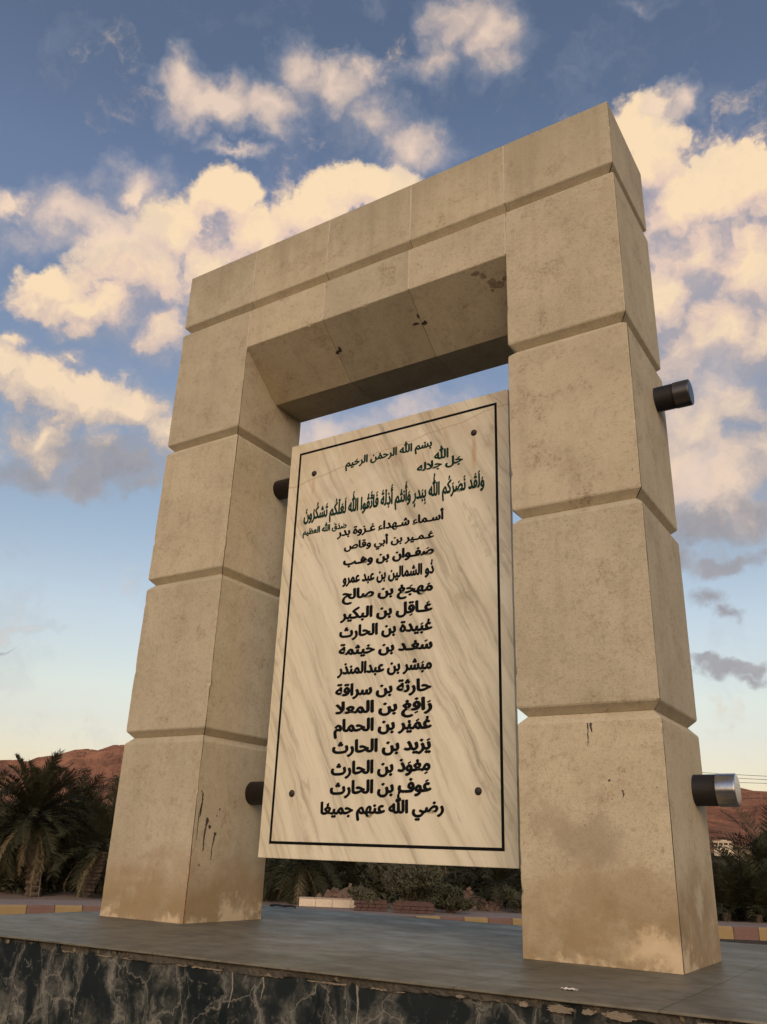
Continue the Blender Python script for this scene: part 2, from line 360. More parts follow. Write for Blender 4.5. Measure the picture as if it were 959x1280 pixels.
# mortar smeared over the upright joints of lintel and capping
def smear(xc, z0, z1, seed, y=-.0012, wid=.006):
    rr = random.Random(seed); n = 40; vs = []; fs = []
    for k in range(n + 1):
        z = z0 + (z1 - z0) * k / n; a = wid * rr.uniform(.35, 1.1); b_ = wid * rr.uniform(.35, 1.1)
        vs += [(xc - a, y, z), (xc + b_, y, z), (xc + b_, .004, z), (xc - a, .004, z)]
    for k in range(n):
        o = 4 * k
        for j in range(4): fs.append((o + j, o + (j + 1) % 4, o + 4 + (j + 1) % 4, o + 4 + j))
    fs += [(0, 1, 2, 3), (4 * n + 3, 4 * n + 2, 4 * n + 1, 4 * n)]
    from_py('mortar_joint', vs, fs, M_MORTAR, arch)
for k, xc in enumerate(xs[1:5]):
    smear(xc, Z1 + G + .004, ZT - .01, 100 + k); smear(xc, ZF + .006 if k in (1, 2) else ZF - (.02 if k == 0 else -.004), Z1 - G - .004, 120 + k)

# spalled patches and old fixings under the splay
def patch(name, mat, origin, ux, uy, nrm, pts, lift=.0015, parent=arch):
    o, ux, uy, nrm = Vector(origin), Vector(ux), Vector(uy), Vector(nrm).normalized()
    top = [o + ux * a + uy * b_ + nrm * lift for a, b_ in pts]; bot = [o + ux * a + uy * b_ - nrm * .004 for a, b_ in pts]
    n = len(pts); fs = [tuple(range(n)), tuple(range(2 * n - 1, n - 1, -1))] + [(k, n + k, n + (k + 1) % n, (k + 1) % n) for k in range(n)]
    return from_py(name, [tuple(v) for v in top + bot], fs, mat, parent)
def blot(rr, cx, cy, rx, ry, n=14, lo=.45):
    return [(cx + rx * math.cos(t) * rr.uniform(lo, 1.1), cy + ry * math.sin(t) * rr.uniform(lo, 1.1)) for t in [2 * math.pi * k / n for k in range(n)]]
M_SPALL = simple('broken_stone', (.25, .185, .12), .95, .5, 40, bmp=.6)
sdir = Vector((0, YS, ZS - ZF)).normalized(); snrm = Vector((0, -(ZF - ZS), -YS)).normalized()
rr = random.Random(5)
def on_splay(x, s): return (x, sdir.y * s, ZF + sdir.z * s)
for (x, s, rx, ry) in ((1.247, .215, .030, .010), (1.262, .20, .012, .016), (1.232, .225, .014, .007), (1.815, .205, .028, .009), (1.868, .215, .020, .014), (1.845, .165, .008, .016)):
    patch('fixing_scar', M_TAR, on_splay(x, s), (1, 0, 0), sdir, snrm, blot(rr, 0, 0, rx, ry))
for (x, s, rx, ry) in ((2.27, .04, .03, .012), (2.31, .07, .025, .020), (2.345, .115, .03, .028), (2.375, .14, .05, .022), (2.42, .12, .02, .016), (2.33, .16, .012, .010)):
    patch('spalled_patch', M_SPALL, on_splay(x, s), (1, 0, 0), sdir, snrm, blot(rr, 0, 0, rx, ry))

# dark runs of tar on the inner face of the far pillar and at the top of the near one
def drip(origin, ux, nrm, path, wid, seed, mat=M_TAR):
    rr = random.Random(seed); L = []; Rr = []
    n = len(path)
    fine = []
    for (a, b_), (c, d) in zip(path, path[1:]):
        for k in range(6): fine.append((a + (c - a) * k / 6 + rr.uniform(-.0015, .0015), b_ + (d - b_) * k / 6))
    fine.append(path[-1])
    for k, (a, b_) in enumerate(fine):
        t = k / (len(fine) - 1); w_ = wid * (1 - .7 * t) * rr.uniform(.5, 1.2)
        L.append((a - w_, b_)); Rr.append((a + w_, b_))
    patch('drip_stain', mat, origin, ux, (0, 0, 1), nrm, L + Rr[::-1], .0012)
inner = dict(origin=(W, 0, 0), ux=(0, 1, 0), nrm=(1, 0, 0))
drip(**inner, path=[(.032, .645), (.047, .63), (.049, .589), (.036, .53), (.034, .508), (.036, .397)], wid=.0055, seed=1)
drip(**inner, path=[(.049, .585), (.044, .52), (.03, .50)], wid=.005, seed=2)
drip(**inner, path=[(.10, .50), (.097, .47), (.09, .42), (.092, .344)], wid=.009, seed=3)
drip(**inner, path=[(.172, .435), (.165, .40), (.16, .36), (.157, .302)], wid=.006, seed=4)
patch('drip_stain', M_TAR, (W, 0, 0), (0, 1, 0), (0, 0, 1), (1, 0, 0), blot(random.Random(8), .102, .497, .018, .020))
patch('drip_stain', M_TAR, (W, 0, 0), (0, 1, 0), (0, 0, 1), (1, 0, 0), blot(random.Random(9), .125, .466, .014, .012))
patch('drip_stain', M_TAR, (W, 0, 0), (0, 1, 0), (0, 0, 1), (1, 0, 0), blot(random.Random(10), .172, .432, .012, .010))
for (a, b_, q) in ((.19, .557, .006), (.172, .523, .0045), (.075, .275, .005)):
    patch('drip_stain', M_TAR, (W, 0, 0), (0, 1, 0), (0, 0, 1), (1, 0, 0), blot(random.Random(int(a * 1000)), a, b_, q, q * 1.2))
front = dict(origin=(0, 0, 0), ux=(1, 0, 0), nrm=(0, -1, 0))
drip(**front, path=[(2.784, .893), (2.784, .85), (2.781, .800)], wid=.004, seed=5)
drip(**front, path=[(2.797, .893), (2.799, .87), (2.801, .855)], wid=.006, seed=6)
drip(**front, path=[(2.912, .628), (2.917, .61), (2.912, .60)], wid=.004, seed=7)
patch('drip_stain', M_TAR, (0, 0, 0), (1, 0, 0), (0, 0, 1), (0, -1, 0), blot(random.Random(11), 2.862, .665, .006, .006))
# rust that has run down the open joint at the foot of each pillar
for (x, y, z0, z1, sd_) in ((W, .0, .0, .33, 21), (B1, .0, .02, .16, 22)):
    rr = random.Random(sd_); z = z0
    while z < z1:
        patch('rust_stain', M_RUSTSTAIN if sd_ == 21 else M_TAR, (x, 0, z), (0, 1, 0), (0, 0, 1), (1, 0, 0), blot(rr, .011, .01, .003, .016, 9), .0008); z += rr.uniform(.018, .034)

# steel pipes through both pillars
M_PIPE = simple('painted_pipe', (.014, .011, .009), .5, .35, 14, bmp=.08, spec=.3)
M_CAP = simple('bare_steel_cap', (.44, .44, .45), .20, .25, 20, metallic=1.0, bmp=.06)
YP, PR, XE = .448, .064, 3.259
def mounting_pipe(zp, capm, capin):
    bm = bmesh.new(); tube_bm(bm, (-.11, YP, zp), (XE - .075, YP, zp), PR, n=40)
    o = from_bm('mounting_pipe', bm, M_PIPE, arch)
    for f in o.data.polygons: f.use_smooth = len(f.vertices) == 4
    for sgn, x in ((1, XE), (-1, -.185)):
        bm = bmesh.new(); r = PR + .003
        prof = [(x - sgn * .078, r), (x - sgn * .006, r), (x - sgn * .0015, r - .003), (x, r - .009)]
        n = 40; rings = [[bm.verts.new((px, YP + pr * math.cos(2 * math.pi * k / n), zp + pr * math.sin(2 * math.pi * k / n))) for k in range(n)] for px, pr in prof]
        for a, b_ in zip(rings, rings[1:]):
            for k in range(n): bm.faces.new((a[k], a[(k + 1) % n], b_[(k + 1) % n], b_[k]))
        bm.faces.new(rings[0]); bm.faces.new(rings[-1]); bmesh.ops.recalc_face_normals(bm, faces=bm.faces)
        q = from_bm('end_cap', bm, capm, o)
        for f in q.data.polygons: f.use_smooth = len(f.vertices) == 4
        q.data.set_sharp_from_angle(angle=R(12))
        q['label'] = capin
mounting_pipe(2.560, simple('dull_steel_cap', (.10, .095, .09), .33, .3, 20, metallic=.9), 'dull dark steel end cap')
mounting_pipe(.660, M_CAP, 'shiny bare steel end cap')

# ---------------------------------------------------------------- marble plaque
YF, TH = .352, .030
PXL, PXR, PZB, PZT = .7808, 2.3064, .3217, 2.798
plaque = empty('marble_plaque', ((PXL + PXR) / 2, YF, PZB))
tag(plaque, 'cream marble plaque with black Arabic lettering bolted between the two pillars', 'plaque')
m, nt, b = new_mat('cream_marble'); P = pos(nt)
Pw = vmath(nt, 'ADD', P, vmath(nt, 'SCALE', vmath(nt, 'SUBTRACT', noise(nt, P, 2.6, 4, .55, 0, 1), (.5, .5, .5)), .10))
along = mapping(nt, Pw, rot=(0, R(27), 0), scale=(1, 1, 1))
str1 = noise(nt, mapping(nt, along, scale=(4.2, 1, .42)), 1.7, 8, .62)
str2 = noise(nt, mapping(nt, along, scale=(17, 1, 1.1)), 1.5, 7, .66)
n0 = noise(nt, P, 5, 7, .6); n9 = noise(nt, P, 60, 4, .6)
c = mix(nt, step(nt, str1, .35, .7), (.70, .635, .475), (.545, .485, .35))
c = mix(nt, math_(nt, 'MULTIPLY', step(nt, str2, .46, .72, 0., .92), step(nt, str1, .36, .60, .35, 1.)), c, (.33, .285, .195))
c = mix(nt, step(nt, str2, .26, .44, .55, 0.), c, (.74, .68, .53))
pz = node(nt, 'ShaderNodeSeparateXYZ', {0: P}).outputs[2]
c = mix(nt, math_(nt, 'MULTIPLY', step(nt, pz, 1.9, 2.75, 0., .55), step(nt, n0, .3, .7)), c, (.50, .385, .225))
vein = math_(nt, 'ABSOLUTE', math_(nt, 'SUBTRACT', noise(nt, mapping(nt, along, scale=(1.5, 1, .13)), 2.6, 6, .55), .5))
c = mix(nt, math_(nt, 'MULTIPLY', step(nt, vein, .020, .0, 0., .45), step(nt, n0, .48, .62)), c, (.29, .23, .155))
# one long brown vein across the top
vline = math_(nt, 'ABSOLUTE', math_(nt, 'SUBTRACT', math_(nt, 'ADD', math_(nt, 'MULTIPLY', node(nt, 'ShaderNodeSeparateXYZ', {0: Pw}).outputs[0], -.12), node(nt, 'ShaderNodeSeparateXYZ', {0: Pw}).outputs[2]), 2.42))
c = mix(nt, math_(nt, 'MULTIPLY', step(nt, vline, .007, .0), .55), c, (.40, .24, .11))
c = mix(nt, step(nt, n9, .62, .8, 0., .35), c, (.30, .23, .15))
BOLTS = ((.979, 2.564), (2.096, 2.575), (.984, .650), (2.107, .655))
for (bx, bz), a, ln in zip(BOLTS, (.6, 1.0, .3, .3), (.10, .15, .05, .05)):
    bl = blob(nt, P, (bx, YF, bz - ln * .8), (0, 0, 0), (.022, .2, ln))
    c = mix(nt, math_(nt, 'MULTIPLY', step(nt, bl, .02, .8), a * .6), c, (.42, .23, .09))
setb(nt, b, Base_Color=c, Roughness=.36, Specular_IOR_Level=.45)
bump(nt, b, noise(nt, P, 40, 5, .6), .08, .004)
M_MARBLE = m
bm = bmesh.new(); box_bm(bm, PXL, PXR, YF, YF + TH, PZB, PZT, .0025)
slab = from_bm('marble_slab', bm, M_MARBLE, plaque)
M_INK = simple('black_engraving', (.006, .0065, .0065), .6, .3, 60, spec=.08)
M_GREEN = simple('dark_green_engraving', (.009, .032, .021), .6, .3, 60, spec=.08)
bm = bmesh.new()
bx0, bx1, bz0, bz1, lw = .8515, 2.239, .3925, 2.731, .0145
for q in ((bx0, bx1, bz0, bz0 + lw), (bx0, bx1, bz1 - lw, bz1), (bx0, bx0 + lw, bz0 + lw, bz1 - lw), (bx1 - lw, bx1, bz0 + lw, bz1 - lw)):
    box_bm(bm, q[0], q[1], YF - .0012, YF + .004, q[2], q[3])
from_bm('border_line', bm, M_INK, plaque)
M_BOLT = simple('rusty_bolt', (.035, .026, .020), .6, .4, 60, metallic=.4, bmp=.2)
for bx, bz in BOLTS:
    bm = bmesh.new(); bmesh.ops.create_uvsphere(bm, u_segments=20, v_segments=10, radius=.019)
    for v in bm.verts:
        v.co = Vector((v.co.x, min(v.co.y, 0) * .75, v.co.z)) + Vector((bx, YF + .001, bz))
    tube_bm(bm, (bx, YF - .004, bz), (bx, YF + TH + .10, bz), .008)
    o = from_bm('bolt', bm, M_BOLT, plaque, True)

# lettering: Arabic letters joined by hand (positional forms), laid right to left
FORMS = {'ا': (0xFE8D, 0xFE8E), 'أ': (0xFE83, 0xFE84), 'ة': (0xFE93, 0xFE94), 'د': (0xFEA9, 0xFEAA), 'ذ': (0xFEAB, 0xFEAC), 'ر': (0xFEAD, 0xFEAE), 'ز': (0xFEAF, 0xFEB0), 'و': (0xFEED, 0xFEEE), 'ء': (0xFE80,)}
for ch, c0 in zip('بتثجحخسشصضطظعغفقكلمنهي', (0xFE8F, 0xFE95, 0xFE99, 0xFE9D, 0xFEA1, 0xFEA5, 0xFEB1, 0xFEB5, 0xFEB9, 0xFEBD, 0xFEC1, 0xFEC5, 0xFEC9, 0xFECD, 0xFED1, 0xFED5, 0xFED9, 0xFEDD, 0xFEE1, 0xFEE5, 0xFEE9, 0xFEF1)):
    FORMS[ch] = (c0, c0 + 1, c0 + 2, c0 + 3)
FORMS['ـ'] = (0x640,) * 4; FORMS['ﻻ'] = (0xFEFB, 0xFEFC)
MARKS = {'\u064E': 'fatha', '\u064F': 'damma', '\u0650': 'kasra', '\u0652': 'sukun', '\u0651': 'shadda', '\u064B': 'fathatan', '\u064D': 'kasratan'}
def shape(text):
    """-> [(char, [marks])] in reading order, letters in their joined forms"""
    text = text.replace('لا', 'ﻻ')
    seq = []
    for ch in text:
        if ch in MARKS:
            if seq: seq[-1][1].append(MARKS[ch])
        else: seq.append([ch, []])
    out = []
    for i, (ch, mk) in enumerate(seq):
        if ch == 'ﷲ' or ch == ' ': out.append(('\uFDF2' if ch == 'ﷲ' else ' ', mk)); continue
        f = FORMS[ch]
        prev = seq[i - 1][0] if i else ' '; nxt = seq[i + 1][0] if i + 1 < len(seq) else ' '
        jp = prev in FORMS and len(FORMS[prev]) == 4 and len(f) > 1
        jn = len(f) == 4 and nxt in FORMS and len(FORMS[nxt]) > 1
        k = (3 if jp else 2) if jn else (1 if jp else 0)
        out.append((chr(f[min(k, len(f) - 1)]), mk))
    return out
_fc = bpy.data.curves.new('lettering', 'FONT'); _fo = bpy.data.objects.new('lettering', _fc); COL.objects.link(_fo)
_fc.resolution_u = 3; _fc.extrude = .012
_glyph = {}
def raw(s, off):
    _fc.body = s; _fc.offset = off
    bpy.context.view_layer.update()
    me = bpy.data.meshes.new_from_object(_fo.evaluated_get(bpy.context.evaluated_depsgraph_get()))
    vs = [tuple(v.co) for v in me.vertices]; fs = [tuple(p_.vertices) for p_ in me.polygons]
    bpy.data.meshes.remove(me)
    return vs, fs
_bar = max(v[0] for v in raw(' ' * 6 + '|', 0)[0])
def glyph(ch, bold):
    k = (ch, bold)
    if k not in _glyph:
        if ch == ' ': vs, fs, adv = [], [], .26
        else:
            vs, fs = raw(ch, bold)
            adv = max(v[0] for v in raw(ch + ' ' * 6 + '|', 0)[0]) - _bar
        _glyph[k] = (vs, fs, adv)
    return _glyph[k]
def ribbon(pts, w):
    vs = []; fs = []
    for i, p_ in enumerate(pts):
        a = Vector(pts[max(0, i - 1)]); c_ = Vector(pts[min(len(pts) - 1, i + 1)]); d = (c_ - a).normalized(); n_ = Vector((-d.y, d.x)) * w / 2
        for s in (1, -1):
            for zz in (-.012, .012): vs.append((p_[0] + n_.x * s, p_[1] + n_.y * s, zz))
    for i in range(len(pts) - 1):
        o = 4 * i
        fs += [(o, o + 4, o + 6, o + 2), (o + 1, o + 3, o + 7, o + 5), (o, o + 1, o + 5, o + 4), (o + 2, o + 6, o + 7, o + 3)]
    e = 4 * (len(pts) - 1); fs += [(0, 2, 3, 1), (e, e + 1, e + 3, e + 2)]
    return vs, fs
def mark_shape(kind, w=.05):
    circ = lambda r, a0, a1, n=12, cx=0, cy=0: [(cx + r * math.cos(a0 + (a1 - a0) * k / n), cy + r * math.sin(a0 + (a1 - a0) * k / n)) for k in range(n + 1)]
    if kind in ('fatha', 'kasra'): return [([(-.09, -.05), (.09, .05)])]
    if kind in ('fathatan', 'kasratan'): return [[(-.09, -.09), (.09, .01)], [(-.09, .01), (.09, .11)]]
    if kind == 'sukun': return [circ(.055, 0, 2 * math.pi)]
    if kind == 'damma': return [circ(.045, 0, 2 * math.pi, 10, .02, .05) + [(.05, 0), (-.02, -.07), (-.09, -.08)]]
    return [[(.10, .06), (.09, -.04), (.03, -.04), (.02, .05), (.01, -.04), (-.06, -.04), (-.08, .06)]]
def inscription(text, xl, zl, xr, zr, alef, bold=.018, ink=None):
    seq = shape(text)
    vs, fs = [], []; x = 0.
    for ch, mk in reversed(seq):
        g, gf, adv = glyph(ch, .008)
        for dx, dy, dz in ((-.5, 0, 0), (.5, .18, .0011), (0, -.3, .0022), (0, .35, .0033), (.25, 0, .0044)):
            base = len(vs); vs += [(v[0] + x + dx * bold, v[1] + dy * bold, v[2] + dz) for v in g]; fs += [tuple(i + base for i in f) for f in gf]
        if mk and g:
            ys_ = [v[1] for v in g]; top, bot = max(max(ys_), .30), min(min(ys_), .0); cx = x + adv * .5; lift = .11
            for kd in mk:
                below = kd in ('kasra', 'kasratan'); cy = bot - .12 if below else top + lift
                if not below: lift += .17
                for pl in mark_shape(kd):
                    rv, rf = ribbon([(a + cx, b_ + cy) for a, b_ in pl], .095 if bold > .07 else .07)
                    base = len(vs); vs += rv; fs += [tuple(i + base for i in f) for f in rf]
        x += adv
    x0 = min(v[0] for v in vs); x1 = max(v[0] for v in vs)
    sx = (xr - xl) / (x1 - x0); sz = alef / .714
    out = []
    for (a, b_, d) in vs:
        t = (a - x0) / (x1 - x0)
        out.append((xl + (xr - xl) * t, YF - .0006 - d * .06, zl + (zr - zl) * t + b_ * sz))
    o = from_py('inscription_line', out, fs, ink, plaque)
    bm = bmesh.new(); bm.from_mesh(o.data); bmesh.ops.recalc_face_normals(bm, faces=bm.faces); bm.to_mesh(o.data); bm.free()
    return o
fa, da, ka, su, sh, fn, kn = '\u064E', '\u064F', '\u0650', '\u0652', '\u0651', '\u064B', '\u064D'
LINES = [
    (f'بس{su}م ﷲ الرحم{su}ن الرح{fa}يم', 1.216, 2.556, 1.827, 2.556, .050, .085),
    (f'ﷲ', 1.842, 2.463, 1.936, 2.462, .056, .085),
    (f'ج{fa}ل جلاله', 1.728, 2.412, 2.027, 2.412, .050, .085),
    (f'و{fa}ل{fa}ق{fa}د ن{fa}ص{fa}ر{fa}ك{da}م ﷲ{da} ب{ka}ب{fa}در{kn} و{fa}أ{fa}نت{da}م أ{fa}ذ{ka}ل{sh}ة{fa} ف{fa}ات{sh}{fa}ق{da}وا ﷲ{fa} ل{fa}ع{fa}ل{sh}ك{da}م ت{fa}شك{da}ر{da}ون{fa}', .921, 2.256, 2.158, 2.236, .078, .09),
    (f'ص{fa}د{fa}ق{fa} ﷲ العظيم', .923, 2.160, 1.252, 2.152, .040, .085),
    ('أسـماء شـهداء غـزوة بدر', 1.184, 2.105, 1.909, 2.088, .050, .085),
    (f'ع{fa}ـمـير بن أبي وقاص', 1.241, 2.014, 1.848, 1.990, .046, .085),
    (f'ص{fa}فـوان بن وهـب', 1.24, 1.917, 1.849, 1.895, .054, .11),
    (f'ذ{da}و الشمالين بن عبد عمرو', 1.244, 1.806, 1.851, 1.784, .062, .105),
    (f'م{fa}هج{fa}ع{su} بن صالح', 1.246, 1.709, 1.846, 1.687, .058, .105),
    (f'ع{fa}ـاق{ka}ل بن البكير', 1.24, 1.592, 1.845, 1.574, .062, .105),
    (f'ع{da}ب{fa}يدة بن الحارث', 1.241, 1.487, 1.846, 1.472, .062, .105),
    (f'س{fa}ع{su}ـد بن خيثمة', 1.243, 1.386, 1.848, 1.371, .058, .11),
    (f'مب{fa}شر بن عبدالمنذر', 1.241, 1.278, 1.846, 1.264, .062, .105),
    ('حارثة بن سراقة', 1.236, 1.158, 1.844, 1.152, .062, .105),
    (f'ر{fa}اف{ka}ع{su} بن المعلا', 1.242, 1.062, 1.851, 1.055, .062, .105),
    (f'ع{da}م{fa}ي{su}ر بن الحمام', 1.239, .966, 1.85, .961, .064, .105),
    (f'ي{fa}زيد بن الحارث', 1.236, .854, 1.846, .858, .064, .105),
    (f'م{ka}ع{su}و{fa}ذ بن الحارث', 1.236, .742, 1.845, .757, .064, .105),
    (f'ع{fa}وف بن الحارث', 1.236, .645, 1.853, .657, .064, .105),
    (f'رضي ﷲ{da} عنهم جميع{fn}ا', 1.181, .545, 1.923, .559, .060, .105)]
for k, q in enumerate(LINES): inscription(*q, ink=M_GREEN if k < 5 else M_INK)
bpy.data.objects.remove(_fo)

# ---------------------------------------------------------------- platform the gateway stands on
GZ, KZ = -1.05, -.75
PX0, PX1, PY0, PY1 = -.285, 4.6, -1.085, 1.66
plinth = empty('memorial_platform', ((PX0 + PX1) / 2, (PY0 + PY1) / 2, GZ))
tag(plinth, 'low platform with grey paving on top and dark veined marble sides under the gateway', 'platform')
m, nt, b = new_mat('grey_paving'); P = pos(nt)
n0 = noise(nt, P, .9, 5, .55); n1 = noise(nt, mapping(nt, P, scale=(.8, 1.5, 1)), 3.0, 8, .68); n2 = noise(nt, P, 9, 8, .68); n3 = noise(nt, P, 70, 5, .65)
c = mix(nt, step(nt, n0, .35, .65), (.130, .116, .082), (.185, .168, .126))
c = mix(nt, step(nt, n2, .40, .68, 0., .60), c, (.075, .066, .047))
c = mix(nt, step(nt, n1, .56, .72, 0., .60), c, (.235, .215, .170))
c = mix(nt, step(nt, noise(nt, mapping(nt, P, scale=(1.0, 6, 1)), 2.4, 7, .65), .63, .72, 0., .45), c, (.26, .235, .19))
c = mix(nt, step(nt, n3, .56, .74, 0., .40), c, (.06, .05, .038))
sep = node(nt, 'ShaderNodeSeparateXYZ', {0: P})
def joint(axis, size, off, w):
    f = math_(nt, 'FRACT', math_(nt, 'MULTIPLY_ADD', sep.outputs[axis], 1 / size, off))
    return step(nt, math_(nt, 'ABSOLUTE', math_(nt, 'SUBTRACT', f, .5)), w / size, w / size * .5)
jj = math_(nt, 'MAXIMUM', joint(0, .60, .1, .005), joint(1, .392, .27, .005))
c = mix(nt, math_(nt, 'MULTIPLY', jj, .42), c, (.03, .025, .02))
setb(nt, b, Base_Color=c, Roughness=step(nt, n1, .3, .7, .36, .58), Specular_IOR_Level=.5, IOR=1.15)
bump(nt, b, math_(nt, 'ADD', math_(nt, 'ADD', math_(nt, 'MULTIPLY', jj, -1.2), math_(nt, 'MULTIPLY', n2, .35)), math_(nt, 'MULTIPLY', n3, .25)), .22, .004)
bm = bmesh.new(); box_bm(bm, PX0, PX1, PY0, PY1, -.007, 0, .002)
from_bm('paving_top', bm, m, plinth)
m, nt, b = new_mat('dark_veined_marble'); P = pos(nt)
wv = vmath(nt, 'SUBTRACT', noise(nt, P, 3.2, 6, .6, 0, 1), (.5, .5, .5)); Pw = vmath(nt, 'ADD', P, vmath(nt, 'SCALE', wv, .34))
Ps = mapping(nt, Pw, rot=(0, R(14), 0), scale=(1.35, 1, .85))
ve = node(nt, 'ShaderNodeTexVoronoi', {'Vector': Ps, 'Scale': 4.4, 'Randomness': 1.0}, feature='DISTANCE_TO_EDGE').outputs['Distance']
ve2 = node(nt, 'ShaderNodeTexVoronoi', {'Vector': Ps, 'Scale': 13.0, 'Randomness': 1.0}, feature='DISTANCE_TO_EDGE').outputs['Distance']
cloudy = noise(nt, Pw, 5.0, 9, .70); fib = noise(nt, mapping(nt, Pw, rot=(0, R(-24), 0), scale=(14, 14, 2.2)), 1.6, 8, .72)
c = mix(nt, cloudy, (.004, .008, .009), (.014, .019, .019))
veil = math_(nt, 'MULTIPLY', step(nt, ve, .19, .04), step(nt, cloudy, .34, .56))
c = mix(nt, math_(nt, 'MULTIPLY', veil, step(nt, fib, .38, .64, .1, 1.)), c, (.135, .130, .108))
c = mix(nt, math_(nt, 'MULTIPLY', step(nt, ve2, .06, .0), step(nt, fib, .48, .62, 0., .6)), c, (.19, .18, .145))
c = mix(nt, math_(nt, 'MULTIPLY', step(nt, ve, .022, .0), .45), c, (.25, .235, .19))
zz = node(nt, 'ShaderNodeSeparateXYZ', {0: P}).outputs[2]
run = math_(nt, 'MULTIPLY', step(nt, noise(nt, mapping(nt, Pw, scale=(24, 1, 1.6)), 1.0, 4, .6), .63, .72), step(nt, zz, -.30, -.05))
c = mix(nt, math_(nt, 'MULTIPLY', run, .6), c, (.24, .205, .15))
jx = math_(nt, 'FRACT', math_(nt, 'MULTIPLY_ADD', node(nt, 'ShaderNodeSeparateXYZ', {0: P}).outputs[0], 1 / .62, .36))
c = mix(nt, step(nt, math_(nt, 'ABSOLUTE', math_(nt, 'SUBTRACT', jx, .5)), .004, .002, 0., .8), c, (.012, .012, .011))
setb(nt, b, Base_Color=c, Roughness=step(nt, cloudy, .35, .65, .38, .6), Specular_IOR_Level=.2)
bump(nt, b, fib, .15, .003)
bm = bmesh.new(); box_bm(bm, PX0 + .03, PX1 - .03, PY0 + .028, PY1 - .03, GZ - .1, -.0075)
from_bm('marble_cladding', bm, m, plinth)
# the crumbling mortar bed under the paving edge
rr = random.Random(3)
m, nt, b = new_mat('crumbling_mortar'); P = pos(nt)
nb = noise(nt, P, 45, 6, .7)
c = mix(nt, nb, (.035, .031, .024), (.13, .112, .082)); c = mix(nt, math_(nt, 'MULTIPLY', step(nt, noise(nt, P, 16, 4, .6), .58, .66), step(nt, nb, .42, .55)), c, (.33, .255, .165))
setb(nt, b, Base_Color=c, Roughness=.95); bump(nt, b, nb, .9, .01); M_BED = m
vs, fs, x = [], [], PX0
nseg = 420; prev = None; top = .0; dep = .02; bot = .03
for k in range(nseg + 1):
    x = PX0 + .01 + (PX1 - PX0 - .02) * k / nseg
    dep = min(.018, max(.001, dep + rr.uniform(-.004, .004))); bot = min(.041, max(.031, bot + rr.uniform(-.0025, .0025)))
    y = PY0 + .030 - dep
    vs += [(x, PY0 + .032, -.0070), (x, y + .006, -.0074), (x, y + rr.uniform(-.004, .004), -.018), (x, y + .004, -bot + .004), (x, PY0 + .032, -bot)]
for k in range(nseg):
    o = 5 * k
    for j in range(4): fs.append((o + j, o + j + 1, o + 6 + j, o + 5 + j))
from_py('edge_mortar', vs, fs, M_BED, plinth)
M_CREAM = simple('cream_mortar', (.22, .175, .12), .95, .35, 40, bmp=.6)
for (xc, wd, hh, q) in ((2.965, .048, .011, 1), (3.045, .020, .008, 2), (3.13, .050, .012, 3), (2.86, .016, .008, 4), (2.66, .018, .005, 7), (3.37, .04, .010, 10)):
    patch('edge_mortar', M_CREAM, (xc, PY0 + .003, -.022 - hh * .3), (1, 0, 0), (0, 0, 1), (0, -1, 0), blot(random.Random(q), 0, 0, wd, hh, 30, .55), .002, plinth)
rr = random.Random(8); x = .95
while x < 2.45:                                       # a thin broken line of cream grout under the bed
    ln = rr.uniform(.04, .16); n = max(3, int(ln / .008)); top = []; low = []
    for k in range(n + 1):
        xx = x + ln * k / n; zc = -.0335 + rr.uniform(-.0016, .0016); h_ = rr.uniform(.0008, .0030) * (1 if 0 < k < n else .2)
        top.append((xx, zc + h_)); low.append((xx, zc - h_))
    patch('edge_mortar', M_CREAM, (0, PY0 + .0235, 0), (1, 0, 0), (0, 0, 1), (0, -1, 0), top + low[::-1], .002, plinth)
    x += ln + rr.uniform(.02, .13)
# white crust that has run down the marble from the joints
M_CRUST = simple('lime_crust', (.22, .20, .16), .9, .35, 50, bmp=.5)
for (xc, ln, q) in ((1.79, .11, 1), (1.92, .07, 2), (2.29, .12, 3)):
    drip((0, PY0 + .0282, 0), (1, 0, 0), (0, -1, 0), [(xc, -.028), (xc + .006, -.035 - ln * .5), (xc - .010 + .004 * q, -.035 - ln)], .0045, 40 + q, M_CRUST)
for o in list(COL.objects):
    if o.name.startswith('drip_stain') and o.data.materials[0] == M_CRUST:
        o.name = 'lime_run'; mw = o.matrix_world.copy(); o.parent = plinth; o.matrix_parent_inverse = plinth.matrix_world.inverted()
# the front of the platform is not quite parallel to the gateway
for o in plinth.children:
    for v in o.data.vertices:
        if v.co.y < -.9: v.co.y += (-1.03 + (v.co.x - .6) * .062) - PY0
# litter on the platform
M_LITTER = simple('pale_litter', (.55, .52, .47), .8, .3, 80)
rr = random.Random(12)
bm = bmesh.new(); grid = {}
for i in range(8):
    for j in range(4): grid[i, j] = bm.verts.new((2.925 + (i - 3.5) * .007, -.695 + (j - 1.5) * .006 + rr.uniform(-.002, .002), .0015 + abs(rr.gauss(0, .004))))
for i in range(7):
    for j in range(3): bm.faces.new((grid[i, j], grid[i + 1, j], grid[i + 1, j + 1], grid[i, j + 1]))
o = from_bm('litter_scrap', bm, M_LITTER); o.modifiers.new('thickness', 'SOLIDIFY').thickness = .0012
tag(o, 'small crumpled pale scrap of litter on the platform before the near pillar', 'litter')
bm = bmesh.new()
pts = [(-.12, 1.60, .006), (-.06, 1.605, .012), (0, 1.59, .008), (.07, 1.60, .012), (.11, 1.585, .007)]
for a, b_ in zip(pts, pts[1:]): tube_bm(bm, a, b_, .007, .006, 8)
tube_bm(bm, (-.02, 1.594, .009), (.03, 1.57, .007), .004, .003, 6)
tag(from_bm('twig', bm, M_TAR), 'thin dark twig lying at the far edge of the platform', 'twig')

